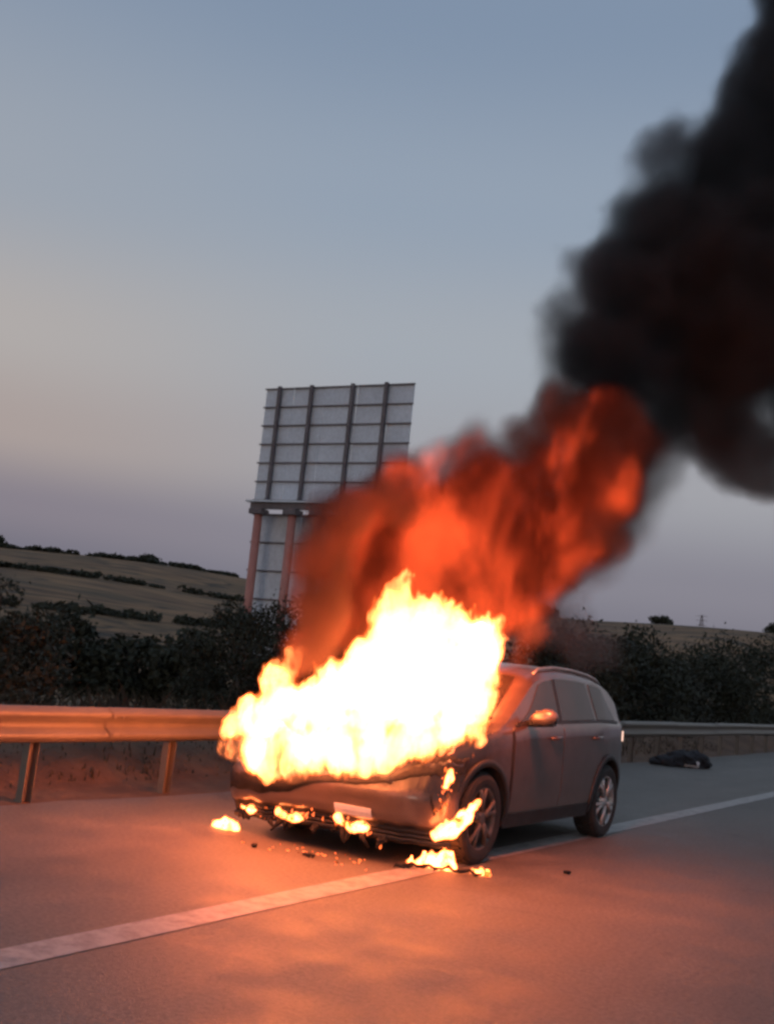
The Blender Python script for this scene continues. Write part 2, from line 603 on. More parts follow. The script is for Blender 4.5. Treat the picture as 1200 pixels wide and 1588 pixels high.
M = dict(
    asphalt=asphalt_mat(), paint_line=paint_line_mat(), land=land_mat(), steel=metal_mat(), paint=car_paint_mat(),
    leaf_dark=leaf_mat('dark_leaves', (0.014, 0.017, 0.008), (0.034, 0.036, 0.017)),
    leaf_olive=leaf_mat('olive_leaves', (0.018, 0.018, 0.009), (0.042, 0.038, 0.019)),
    bark=mottled('bark', (0.05, 0.036, 0.026), (0.11, 0.08, 0.055), 9, 0.9),
    dry_grass=mottled('dry_grass', (0.035, 0.026, 0.016), (0.085, 0.06, 0.034), 2, 0.9),
    black_plastic=mottled('black_plastic', (0.016, 0.015, 0.015), (0.035, 0.033, 0.032), 8, 0.55),
    char=mottled('charred_plastic', (0.006, 0.005, 0.005), (0.028, 0.022, 0.02), 16, 0.85, 0, 0.5),
    rubber=mottled('rubber', (0.012, 0.011, 0.011), (0.030, 0.027, 0.025), 14, 0.8),
    alloy=mottled('alloy', (0.38, 0.37, 0.36), (0.55, 0.53, 0.50), 9, 0.38, 0.7, 0.05),
    burnt_alloy=mottled('burnt_alloy', (0.07, 0.06, 0.055), (0.20, 0.17, 0.15), 9, 0.6, 0.4, 0.15),
    board=mottled('board_sheet', (0.60, 0.64, 0.70), (0.70, 0.74, 0.80), 0.8, 0.6, 0.15),
    frame_steel=mottled('frame_steel', (0.12, 0.10, 0.105), (0.20, 0.17, 0.175), 3, 0.6, 0.2),
    pole_paint=mottled('pole_paint', (0.40, 0.15, 0.12), (0.52, 0.23, 0.19), 2, 0.6),
    plate=mottled('plate_white', (0.72, 0.71, 0.69), (0.82, 0.81, 0.79), 20, 0.4),
    glass=glass_mat('tinted_glass', (0.035, 0.031, 0.030), 0.95),
    screen=glass_mat('sooty_glass', (0.02, 0.017, 0.016), 0.9),
    seat=mottled('seat_cloth', (0.03, 0.03, 0.032), (0.06, 0.058, 0.056), 12, 0.9),
    cloth=mottled('black_cloth', (0.010, 0.010, 0.013), (0.028, 0.026, 0.030), 7, 0.85),
    white_cloth=mottled('white_cloth', (0.55, 0.54, 0.55), (0.68, 0.66, 0.66), 9, 0.8),
    house=mottled('house_wall', (0.62, 0.60, 0.56), (0.74, 0.72, 0.68), 1, 0.8),
    tile=mottled('roof_tile', (0.20, 0.09, 0.06), (0.30, 0.14, 0.09), 1, 0.8),
    lamp_glint=emit_mat('tail_lamp_glint', (1.0, 0.62, 0.48), 1.6),  # pale emission stands in for the bright reflection on the tail lamp
    flame=flame_mat('flame', 46.0, 0.5, 3.3),
    small_flame=flame_mat('small_flame', 20.0, 2.0, 9.0),
    ember=flame_mat('ember_glow', 3.4, 0.15, 12.0),
)

# ------------------------------------------------------------------ setting: land, road, line
def sstep(a, b, x):
    t = np.clip((x - a) / (b - a), 0, 1)
    return t * t * (3 - 2 * t)

def land_z(x, y):
    x = np.asarray(x, float); y = np.asarray(y, float)
    d = -x - 7.6
    z = -0.035 - 0.10 * sstep(0, 2.5, d) - 0.9 * sstep(2.5, 14, d) - 2.6 * sstep(12, 45, d)
    z = z + 0.36 * sstep(0.15, 0.95, d) * (1 - sstep(1.5, 4.0, d)) * (0.85 + 0.15 * np.sin(y * 0.7 + 1) + 0.1 * np.sin(y * 2.3))
    r = np.hypot(x, y)
    hill = (31.0 + 2.2 * np.sin(np.arctan2(-x, y) * 9.0) + 1.2 * np.sin(x * 0.021 + 1.0)) * sstep(55, 520, r) ** 1.15
    hill = hill + 6.0 * sstep(520, 1500, r)
    z = z + hill * sstep(18, 90, d)
    z = z + 0.5 * np.sin(x * 0.05 + y * 0.031) * sstep(20, 60, d) + 0.9 * np.sin(x * 0.017 - y * 0.023 + 2) * sstep(60, 150, d)
    z = z + 0.05 * np.sin(x * 1.7 + y * 0.9) * np.sin(y * 1.3) * sstep(0.6, 3, d) * (1 - sstep(40, 60, d))
    return z

xs = np.concatenate([-np.geomspace(1600, 60, 90), np.linspace(-58, -16, 40), np.linspace(-15.6, -12, 10), np.linspace(-11.8, -7.6, 34), [-7.2, -5, 0, 8, 20, 60, 200, 900]])
ys = np.concatenate([[-900, -300, -100, -40], np.linspace(-15, 60, 110), np.geomspace(62, 1800, 110)])
X, Y = np.meshgrid(xs, ys)
Z = land_z(X, Y)
nx_ = len(xs)
V = np.stack([X.ravel(), Y.ravel(), Z.ravel()], 1)
F_ = [(j * nx_ + i, j * nx_ + i + 1, (j + 1) * nx_ + i + 1, (j + 1) * nx_ + i) for j in range(len(ys) - 1) for i in range(nx_ - 1)]
tag(mesh('terrain', V, F_, M['land'], None, True), 'dry farmland rising to a low ridge behind the guardrail', None, None, 'structure')

def wob(y, a):
    return a * (math.sin(y * 0.9) * 0.5 + math.sin(y * 2.3 + 1) * 0.3 + math.sin(y * 5.1) * 0.2)
yy = list(np.linspace(-30, 60, 181)) + [90, 140, 220, 400, 700]
rv, rf = [], []
for i, y in enumerate(yy):
    rv += [(-7.12 + wob(y, 0.10), y, 0.0), (14.0, y, 0.0), (14.0, y, -0.3), (-7.12 + wob(y, 0.10), y, -0.3)]
    if i:
        a = 4 * (i - 1)
        rf += [(a, a + 1, a + 5, a + 4), (a + 3, a, a + 4, a + 7)]
tag(mesh('road', rv, rf, M['asphalt']), 'grey asphalt carriageway and hard shoulder', None, None, 'structure')

def line(name, x0, w, y0, y1, label):
    v, f = [], []
    for i, y in enumerate(np.arange(y0, y1, 0.4)):
        v += [(x0 - w / 2 + wob(y * 3.1, 0.006), y, 0.004), (x0 + w / 2 + wob(y * 2.7 + 4, 0.006), y, 0.004)]
        if i:
            a = 2 * (i - 1)
            f.append((a, a + 1, a + 3, a + 2))
    tag(mesh(name, v, f, M['paint_line']), label, None, None, 'structure')
line('road_marking', -3.92, 0.23, -20, 300, 'worn white edge line running under the burning car')
line('road_marking', 3.7, 0.15, -20, 300, 'white edge line on the far side of the carriageway')

# ------------------------------------------------------------------ guard rail
rail = empty('guardrail', (-7.25, 0, 0))
tag(rail, 'galvanised steel guardrail on posts along the road shoulder', 'guardrail')
prof = [(-0.040, 0.775), (-0.012, 0.772), (0.0, 0.755), (0.040, 0.735), (0.046, 0.712), (0.040, 0.690), (-0.028, 0.650),
        (-0.034, 0.622), (-0.028, 0.595), (0.040, 0.555), (0.046, 0.532), (0.040, 0.510), (0.0, 0.490), (-0.012, 0.475), (-0.040, 0.470)]
mb = MB()
n = len(prof)
L = 3.44 + 0.16
for i, y in enumerate((0, L * 0.5, L)):
    mb.v += [(p[0], y, p[1]) for p in prof] + [(p[0] - 0.004, y, p[1]) for p in prof]
    if i:
        a, b = (i - 1) * 2 * n, i * 2 * n
        for k in range(n - 1):
            mb.f.append((a + k, b + k, b + k + 1, a + k + 1))
            mb.f.append((a + n + k, a + n + k + 1, b + n + k + 1, b + n + k))
b0 = mb.build('beam', M['steel'], rail, True)
POST0, SP = 6.78, 1.72
y0 = POST0 - 6 * SP
b0.location = (0, y0 + 0.72, 0)
bolt0 = MB().tube([(0.03, 0, 0), (0.062, 0, 0)], 0.014, 6).build('bolt', M['steel'], b0)
SPOTS = [(0, L - 0.13, 0.70), (0, L - 0.13, 0.545), (0, L - 0.03, 0.70), (0, L - 0.03, 0.545)]
bolt0.location = SPOTS[0]
def more_bolts(beam, spots):
    for q_ in spots:
        d = bolt0.copy(); C.objects.link(d); d.parent = beam; d.location = q_
more_bolts(b0, SPOTS[1:])
for k in range(1, 20):
    c = b0.copy(); C.objects.link(c); c.parent = rail
    c.location = (0.011 * (k % 2), y0 + 0.72 + k * 3.44, random.uniform(-0.006, 0.006))
    c.rotation_euler = (random.uniform(-0.002, 0.002), 0, 0)
    if k < 7: more_bolts(c, SPOTS)
pm = MB()
pm.box(-0.16, -0.150, -0.055, 0.055, -0.35, 0.72).box(-0.149, -0.085, -0.055, -0.048, -0.35, 0.72).box(-0.149, -0.085, 0.048, 0.055, -0.35, 0.72)
p0 = pm.build('post', M['steel'], rail)
s0 = MB().box(-0.0845, -0.036, -0.05, 0.05, 0.52, 0.73).build('spacer_block', M['steel'], rail)
for k in range(0, 40):
    if k == 0:
        a, s = p0, s0
    else:
        a, s = p0.copy(), s0.copy()
        for o in (a, s):
            C.objects.link(o); o.parent = rail
    a.location = (0, y0 + k * SP, 0)
    s.location = (0, y0 + k * SP, 0)
    a.rotation_euler = (random.uniform(-0.01, 0.02), random.uniform(-0.01, 0.01), random.uniform(-0.06, 0.06))

# ------------------------------------------------------------------ billboard, seen from behind
bb = empty('billboard', (-25.24, 36.45, 0))
bb.rotation_euler = (0, R(-0.5), R(1.5))
bb.scale = (1.03, 1, 1)
tag(bb, 'tall grey billboard seen from behind with lattice of dark ribs', 'billboard')
gz = float(land_z(-25.2, 36.4)) - 0.3
W2 = 3.41
upper0, upper1, lower0 = 7.35, 12.05, 2.2
rows = 6
hh = (upper1 - upper0) / rows
for r_ in range(rows):
    for k, (xa, xb) in enumerate(((-W2, -2.05), (-2.05, -0.62), (-0.62, 0.92), (0.92, 2.35), (2.35, W2))):
        o = MB().box(xa + 0.012, xb - 0.012, 0.10 + random.uniform(-0.008, 0.008), 0.13, upper0 + r_ * hh + 0.012, upper0 + (r_ + 1) * hh - 0.012).build('panel', M['board'], bb)
        o.rotation_euler = (random.uniform(-0.0012, 0.0012), 0, 0)
for r_ in range(rows + 1):
    MB().box(-W2 - 0.03, W2 + 0.03, 0.02, 0.095, upper0 + r_ * hh - 0.025, upper0 + r_ * hh + 0.025).build('rail', M['frame_steel'], bb)
for x in (-2.65, -1.12, 0.78, 2.28):
    o = MB().box(x - 0.065, x + 0.065, -0.14, 0.015, upper0 - 0.05, upper1 + 0.06).build('rib', M['frame_steel'], bb)
    MB().tube([(x, -0.05, upper0 + 0.15), (x + 0.28, -0.62, upper0 - 0.10)], 0.06, 6).build('brace', M['frame_steel'], bb)
MB().box(-W2 + 0.35, W2 + 0.05, -0.95, -0.05, upper0 - 0.22, upper0 - 0.15).build('walkway', M['board'], bb)
MB().box(-W2 + 0.5, W2 - 0.1, -0.80, -0.55, upper0 - 0.47, upper0 - 0.225).build('cross_beam', M['frame_steel'], bb)
for r_ in range(5):                                  # the older, lower sheet set back behind the poles
    za, zb = 1.0 + r_ * 1.16, 1.0 + (r_ + 1) * 1.16
    for xa, xb in ((-W2 - 0.1, -1.2), (-1.2, 1.0), (1.0, W2 - 0.1)):
        MB().box(xa + 0.012, xb - 0.012, 0.36, 0.39, za + 0.012, zb - 0.012).build('lower_panel', M['board'], bb)
    MB().box(-W2 - 0.12, W2 - 0.08, 0.29, 0.355, zb - 0.03, zb + 0.03).build('lower_rail', M['frame_steel'], bb)
for x in (-2.55, -0.95, 0.25, 2.2):
    o = MB().tube([(x, -0.68, gz), (x, -0.68, upper0 - 0.475)], 0.17, 12).build('pole', M['pole_paint'], bb, True)
    MB().box(x - 0.3, x + 0.3, -0.95, -0.41, upper0 - 0.70, upper0 - 0.5).build('pole_head', M['frame_steel'], o)

# ------------------------------------------------------------------ vegetation
def leaf_crown(n, rx, rz, z0, leaf, seed, clumps=26, squash=0.75):
    q = np.random.RandomState(seed)
    th = q.uniform(0, 2 * np.pi, clumps); ph = np.arccos(q.uniform(-0.75, 1, clumps)); rr = q.uniform(0.35, 1.0, clumps) ** 0.6
    cc = np.stack([rx * rr * np.sin(ph) * np.cos(th), rx * rr * np.sin(ph) * np.sin(th), z0 + rz * 0.5 + rz * 0.5 * rr * np.cos(ph)], 1)
    cr = q.uniform(0.22, 0.48, clumps) * min(rx, rz)
    idx = q.randint(0, clumps, n)
    dv = q.normal(size=(n, 3)); dv /= np.linalg.norm(dv, axis=1, keepdims=True)
    P = cc[idx] + dv * (cr[idx] * q.uniform(0.2, 1.0, n) ** 0.45)[:, None] * np.array([1, 1, squash])
    # stray sprigs that break the outline
    ns = n // 14
    P[:ns] += dv[:ns] * q.uniform(0.05, 0.22, ns)[:, None] * rx
    P[:, 2] = np.maximum(P[:, 2], 0.05)
    a = q.normal(size=(n, 3)); a /= np.linalg.norm(a, axis=1, keepdims=True)
    b = np.cross(a, q.normal(size=(n, 3))); b /= np.linalg.norm(b, axis=1, keepdims=True)
    s = leaf * q.uniform(0.6, 1.4, n)[:, None]
    v = np.stack([P - a * s, P + b * s * 0.42, P + a * s, P - b * s * 0.42], 1).reshape(-1, 3)
    f = np.arange(4 * n).reshape(-1, 4)
    return v, f, cc

def tree(name, x, y, h, r, mat, label, seed, n=4200, leaf=0.075, group='dark trees behind the guardrail', stem=0.18, cat='tree'):
    z = float(land_z(x, y)) - 0.05
    o = empty(name, (x, y, z), random.uniform(0, 6.28))
    tag(o, label, cat, group)
    v, f, cc = leaf_crown(n, r, h * (1 - stem), h * stem, leaf, seed, clumps=18 + int(r * 10))
    mesh('crown', v, f.tolist(), mat, o)
    tb = MB()
    tr = 0.035 * h + 0.02
    q = random.Random(seed)
    top = (q.uniform(-0.2, 0.2) * r, q.uniform(-0.2, 0.2) * r, h * 0.75)
    tb.tube([(0, 0, -0.2), (top[0] * 0.3, top[1] * 0.3, h * 0.3), top], [tr * 1.3, tr, tr * 0.25], 7)
    for c in cc[:9]:
        k = q.uniform(0.2, 0.5)
        s_ = Vector((top[0] * 0.3, top[1] * 0.3, h * 0.3)).lerp(Vector(top), k)
        tb.tube([tuple(s_), tuple(s_.lerp(Vector(c), 0.55) + Vector((0, 0, 0.08 * h))), tuple(c)], [tr * 0.5, tr * 0.35, tr * 0.12], 5, False)
    tb.build('trunk', M['bark'], o, True)
    return o

TREES = [
    # x, y, h, r, material, label
    (-11.6, 8.3, 2.1, 1.6, 'leaf_dark', 'broad dark shrub at the left edge, above the nearest rail post'),
    (-15.6, 13.2, 2.5, 1.1, 'leaf_dark', 'slim dark shrub just right of the broad shrub at the left edge'),
    (-14.9, 18.9, 2.7, 1.25, 'leaf_dark', 'dark shrub before the ochre field, between edge trees and billboard'),
    (-12.6, 17.8, 2.9, 1.25, 'leaf_dark', 'dark upright shrub below the foot of the billboard'),
    (-11.6, 18.6, 2.8, 1.4, 'leaf_dark', 'dark shrub hugging the left side of the flames'),
    (-12.0, 21.5, 2.9, 1.6, 'leaf_dark', 'dark shrub glimpsed behind the flames and the billboard poles'),
    (-11.3, 28.8, 2.9, 1.9, 'leaf_olive', 'olive shrub just above the tail of the burning car'),
    (-11.6, 33.4, 3.3, 2.3, 'leaf_dark', 'rounded dark tree behind the far rail, right of the car roof'),
    (-12.2, 38.0, 2.8, 2.2, 'leaf_olive', 'olive-tinged tree midway along the far rail'),
    (-12.0, 43.5, 3.0, 2.5, 'leaf_dark', 'dark tree above the crumpled black heap on the shoulder'),
    (-11.8, 49.5, 4.2, 2.8, 'leaf_dark', 'tallest dark tree at the right edge of the view'),
    (-15.5, 43.0, 3.6, 2.5, 'leaf_dark', 'dark tree in the second row behind the far rail'),
]
for i, (x, y, h, r, mt, lb) in enumerate(TREES):
    far = y > 24
    tree('shrub_tree', x, y, h, r, M[mt], lb, 40 + i, n=8500 if far else 9500, leaf=0.085 if far else 0.045, stem=0.06)

HOLLOW = [(-50.5, 43.0, 5.0, 2.6, 'dark tree in the hollow, leftmost of the row below the fields'), (-47.2, 44.2, 5.6, 2.5, 'dark tree in the hollow, second from the left of its row'),
          (-45.0, 47.2, 5.0, 2.5, 'dark tree in the hollow, third from the left of its row'), (-41.0, 47.6, 4.6, 2.2, 'dark tree in the hollow, rightmost of its row before the ochre field')]
for i, (x, y, h, r, lb) in enumerate(HOLLOW):
    tree('hollow_tree', x, y, h, r, M['leaf_dark'], lb, 70 + i, n=3000, leaf=0.22, group='trees in the hollow', stem=0.08)

# low scrub at the foot of the slope behind the rail, nobody could count it
def scrub(name, n, x0, x1, y0, y1, h, mat, label, seed, width=0.012):
    q = np.random.RandomState(seed)
    x = x1 - (x1 - x0) * q.uniform(0, 1, n) ** 1.4
    y = q.uniform(y0, y1, n)
    z = land_z(x, y)
    hh = h * q.uniform(0.35, 1.25, n) * (0.6 + 0.7 * (np.sin(x * 2.1 + y * 1.3) * np.sin(y * 0.8 + 2) > -0.1))
    a = q.uniform(0, 2 * np.pi, n)
    lean = q.normal(size=(n, 2)) * 0.35 * hh[:, None]
    dx, dy = np.cos(a) * width, np.sin(a) * width
    v = np.stack([np.stack([x - dx, y - dy, z - 0.02], 1), np.stack([x + dx, y + dy, z - 0.02], 1),
                  np.stack([x + lean[:, 0] * 0.5 + dx * 0.6, y + lean[:, 1] * 0.5 + dy * 0.6, z + hh * 0.6], 1),
                  np.stack([x + lean[:, 0], y + lean[:, 1], z + hh], 1)], 1).reshape(-1, 3)
    f = np.arange(4 * n).reshape(-1, 4)
    return tag(mesh(name, v, f.tolist(), mat), label, 'grass', None, 'stuff')
scrub('dry_grass', 9000, -13.5, -7.9, 2, 32, 0.08, M['dry_grass'], 'dry grass and weeds growing behind the guardrail', 5)
scrub('dry_grass', 9000, -26, -12, 5, 50, 0.6, M['dry_grass'], 'tall dry weeds on the slope below the shrubs', 6, 0.025)

# hedgerows and lone trees on the far hillside
def hedge(pts, h, w, label, seed, n=1500, leaf=0.5):
    q = np.random.RandomState(seed)
    P = np.array(pts, float)
    seg = np.linalg.norm(np.diff(P, axis=0), axis=1)
    cs = np.concatenate([[0], np.cumsum(seg)])
    nc = max(14, int(cs[-1] / (w * 0.28)))
    t = np.sort(q.uniform(0, cs[-1], nc))
    cx, cy_ = np.interp(t, cs, P[:, 0]) + q.normal(size=nc) * w * 0.3, np.interp(t, cs, P[:, 1]) + q.normal(size=nc) * w * 0.3
    ch = h * 0.5 * q.uniform(0.25, 1.2, nc) ** 1.2 + 0.25
    cz = land_z(cx, cy_)
    k = q.randint(0, nc, n)
    dv = q.normal(size=(n, 3)); dv /= np.linalg.norm(dv, axis=1, keepdims=True)
    c3 = np.stack([cx[k], cy_[k], cz[k] + ch[k] * 0.5], 1) + dv * (q.uniform(0.2, 1, n) ** 0.5)[:, None] * np.stack([np.full(n, w * 0.45), np.full(n, w * 0.45), ch[k] * 0.55], 1)
    a = q.normal(size=(n, 3)); a /= np.linalg.norm(a, axis=1, keepdims=True)
    b = np.cross(a, q.normal(size=(n, 3))); b /= np.linalg.norm(b, axis=1, keepdims=True)
    s = leaf * 0.75 * q.uniform(0.6, 1.4, n)[:, None]
    v = np.stack([c3 - a * s, c3 + b * s * 0.6, c3 + a * s, c3 - b * s * 0.6], 1).reshape(-1, 3)
    o = mesh('hedgerow', v, np.arange(4 * n).reshape(-1, 4).tolist(), M['leaf_dark'])
    return tag(o, label, 'hedge', 'hedgerows on the far hillside')

HEDGES = [
    ([(-70, 66), (-62, 84), (-52, 104)], 3.0, 4.0, 'long dark hedge low on the slope, left of the billboard'),
    ([(-112, 92), (-98, 120), (-84, 150)], 3.6, 4.5, 'thick hedge halfway up the slope at the left'),
    ([(-160, 128), (-140, 170), (-118, 214)], 2.4, 4.0, 'thin hedge crossing the upper fields at the left'),
    ([(-238, 190), (-205, 255), (-172, 318)], 2.6, 5.0, 'faint hedge just below the ridge at the left'),
    ([(-36, 96), (-27, 118), (-20, 150)], 3.4, 4.5, 'dark hedge above the far rail at the right'),
    ([(-78, 250), (-52, 300), (-40, 360)], 3.0, 6.0, 'hedge line under the ridge at the right'),
    ([(-330, 262), (-282, 345)], 2.5, 6.0, 'highest hedge touching the ridge at the left'),
]
for i, (pts, h, w, lb) in enumerate(HEDGES):
    hedge(pts, h, w, lb, 300 + i, n=4200, leaf=0.33 + 0.0016 * math.hypot(*pts[0]))

FAR = [(-372, 306, 5, 4, 'small round tree on the ridge at the left edge'), (-330, 352, 4, 4, 'small tree on the ridge, second from the left edge'),
       (-292, 420, 4.5, 4, 'small tree on the ridge just left of the billboard'), (-112, 520, 7, 3, 'dark small tree on the ridge at the right edge'),
       (-200, 470, 6, 6, 'dark tree clump on the ridge above the car roof'), (-150, 480, 3.5, 5, 'low bush on the ridge left of the pylon')]
for i, (x, y, h, r, lb) in enumerate(FAR):
    tree('ridge_tree', x, y, h, r, M['leaf_dark'], lb, 90 + i, n=1000, leaf=0.8, group='small trees along the ridge', stem=0.1)

# a small white farmhouse on the ridge
hx, hy = -352.0, 374.0
hz = float(land_z(hx, hy))
ho = empty('farmhouse', (hx, hy, hz), R(35))
tag(ho, 'tiny white farmhouse on the ridge at the left', 'house')
MB().box(-4, 4, -3, 3, -1, 3.2).build('wall', M['house'], ho)
mesh('roof', [(-4.4, -3.4, 3.21), (4.4, -3.4, 3.21), (4.4, 3.4, 3.21), (-4.4, 3.4, 3.21), (-4.4, 0, 5.2), (4.4, 0, 5.2)],
     [(0, 1, 5, 4), (3, 4, 5, 2), (0, 4, 3), (1, 2, 5), (0, 3, 2, 1)], M['tile'], ho)
MB().box(-2.4, -1.4, -3.04, -3.003, 1.0, 2.2).build('window', M['glass'], ho)
MB().box(1.2, 2.2, -3.04, -3.003, 1.0, 2.2).build('window', M['glass'], ho)

# a lattice pylon beyond the ridge
px, py = -194.0, 702.0
po = empty('lattice_pylon', (px, py, float(land_z(px, py)) - 1))
tag(po, 'faint lattice power pylon on the ridge at the right', 'pylon')
tw = MB()
Hh = 20.0
def pw(z): return 1.9 * (1 - z / Hh) + 0.35
for sx_ in (-1, 1):
    for sy_ in (-1, 1):
        tw.tube([(sx_ * pw(0), sy_ * pw(0), 0), (sx_ * pw(Hh), sy_ * pw(Hh), Hh)], 0.14, 5)
for k in range(9):
    z0, z1 = Hh * k / 9, Hh * (k + 1) / 9
    for s in (-1, 1):
        tw.tube([(-pw(z0), s * pw(z0), z0), (pw(z1), s * pw(z1), z1)], 0.08, 4).tube([(pw(z0), s * pw(z0), z0), (-pw(z1), s * pw(z1), z1)], 0.08, 4)
        tw.tube([(s * pw(z0), -pw(z0), z0), (s * pw(z1), pw(z1), z1)], 0.08, 4)
tw.build('tower', M['frame_steel'], po)
for z in (13.5, 16.5, 19.2):
    MB().tube([(-3.6, 0, z), (0, 0, z + 0.5), (3.6, 0, z)], 0.12, 5).build('crossarm', M['frame_steel'], po)

# ------------------------------------------------------------------ the burning car (local: front at -y, left side at +x)
CAR = empty('crossover_car', (-4.656, 9.377, 0), R(-0.4))
tag(CAR, 'silver crossover car with its engine bay on fire', 'car')

def smooth_fn(pts, k=0.08):
    xs_, ys_ = zip(*pts)
    g = np.linspace(xs_[0], xs_[-1], 600)
    v = np.interp(g, xs_, ys_)
    w = max(3, int(k / (g[1] - g[0])) | 1)
    pad = np.pad(v, w // 2, mode='edge')
    v2 = np.convolve(pad, np.ones(w) / w, 'valid')
    return lambda y: float(np.interp(y, g, v2))
ztop = smooth_fn([(-2.16, 0.64), (-2.10, 0.74), (-2.0, 0.80), (-1.7, 0.94), (-1.15, 1.05), (-0.98, 1.10), (-0.30, 1.46), (-0.05, 1.525),
                  (0.3, 1.555), (0.7, 1.55), (1.15, 1.52), (1.55, 1.45), (1.80, 1.30), (2.0, 1.13), (2.06, 1.03), (2.12, 0.78)], 0.12)
zbot = smooth_fn([(-2.16, 0.34), (-1.9, 0.24), (-1.0, 0.22), (1.2, 0.22), (1.8, 0.30), (2.12, 0.42)], 0.15)
wid = smooth_fn([(-2.16, 0.50), (-2.10, 0.66), (-2.0, 0.77), (-1.85, 0.84), (-1.4, 0.885), (-0.8, 0.895), (0.6, 0.90), (1.3, 0.895),
                 (1.75, 0.86), (1.95, 0.80), (2.06, 0.70), (2.12, 0.58)], 0.10)
belt = smooth_fn([(-2.16, 0.74), (-1.2, 1.00), (-0.6, 1.065), (1.2, 1.10), (2.12, 1.08)], 0.2)

def half(y):
    zb, zt, W = zbot(y), ztop(y), wid(y)
    zs = min(belt(y), zt - 0.05)
    g = zt - zs
    Wr = W - 0.055 - 0.30 * max(0, g - 0.07)
    P = [(0, zb), (W * 0.8, zb), (W - 0.05, zb + 0.03), (W - 0.02, zb + 0.14), (W - 0.005, zb + 0.26), (W, min(0.66, zs - 0.12)), (W - 0.008, zs - 0.085),
         (W - 0.02, zs - 0.03), (W - 0.045, zs), (Wr, zt - 0.05 - 0.02 * min(1, g * 2)), (Wr - 0.06, zt - 0.022), (Wr * 0.6, zt - 0.004), (0, zt)]
    return P
def side_x(y, z):
    P = half(y)[2:10]
    zz = [p[1] for p in P]
    xx = [p[0] for p in P]
    return float(np.interp(z, zz, xx))
def top_z(y, x):
    P = half(y)[8:][::-1]
    return float(np.interp(abs(x), [p[0] for p in P], [p[1] for p in P]))
def roof_edge(y): return half(y)[9][1]

sy = np.concatenate([np.linspace(-2.16, -1.9, 9), np.linspace(-1.84, 1.8, 62), np.linspace(1.84, 2.12, 9)])
rings = []
for y in sy:
    P = half(y)
    # resample each straight run so the shell bends smoothly
    Q = []
    for i in range(len(P) - 1):
        k = 4 if i in (0, 8, 10, 11) else 2
        for j in range(k):
            t = j / k
            Q.append((P[i][0] * (1 - t) + P[i + 1][0] * t, P[i][1] * (1 - t) + P[i + 1][1] * t))
    Q.append(P[-1])
    ring = [(x, y, z) for x, z in Q] + [(-x, y, z) for x, z in Q[1:-1][::-1]]
    rings.append(ring)
nr = len(rings[0])
bv = [p for r_ in rings for p in r_]
bf = []
for i in range(len(rings) - 1):
    for k in range(nr):
        k2 = (k + 1) % nr
        bf.append((i * nr + k, i * nr + k2, (i + 1) * nr + k2, (i + 1) * nr + k))
bf.append(tuple(range(nr))[::-1])
bf.append(tuple((len(rings) - 1) * nr + k for k in range(nr)))
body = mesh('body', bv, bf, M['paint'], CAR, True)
bm = bmesh.new(); bm.from_mesh(body.data); bmesh.ops.recalc_face_normals(bm, faces=bm.faces); bm.to_mesh(body.data); bm.free()
AX = (-1.34, 1.34)
RW = 0.345
cut = MB()
for ay in AX:
    for s in (-1, 1):
        cm = MB()
        x0, x1 = (0.58, 1.1) if s > 0 else (-1.1, -0.58)
        cm.tube([(x0, ay, RW), (x1, ay, RW)], RW + 0.055, 40)
        co = cm.build('cutter', M['black_plastic'], CAR)
        md = body.modifiers.new('cut', 'BOOLEAN')
        md.object = co
        md.operation = 'DIFFERENCE'
        md.solver = 'EXACT'
        cut.f.append(co)
bake(body)
for co in cut.f:
    bpy.data.objects.remove(co)
try:
    body.data.set_sharp_from_angle(angle=R(35))
except Exception:
    pass

def patch(name, mat, yl, yr, zl, zu, off, nu=14, nv=8, side=1, parent=None, rim=True):
    """panel on the car side; yl/yr(t) bound it front and back, zl/zu(y) below and above"""
    b = MB()
    def P(u, t, o):
        y = yl(t) * (1 - u) + yr(t) * u
        z = zl(y) * (1 - t) + zu(y) * t
        return (side * (side_x(y, z) + o), y, z)
    b.grid(lambda u, t: P(u, t, off), nu, nv)
    if rim:
        loop = [(i / nu, 0) for i in range(nu)] + [(1, j / nv) for j in range(nv)] + [(1 - i / nu, 1) for i in range(nu)] + [(0, 1 - j / nv) for j in range(nv)]
        n0 = len(b.v)
        for (u, t) in loop:
            b.v.append(P(u, t, off)); b.v.append(P(u, t, -0.01))
        for i in range(len(loop)):
            a, c = n0 + 2 * i, n0 + 2 * ((i + 1) % len(loop))
            b.f.append((a, a + 1, c + 1, c))
    if side < 0:
        b.f = [q[::-1] for q in b.f]
    return b.build(name, mat, parent if parent is not None else CAR, True)

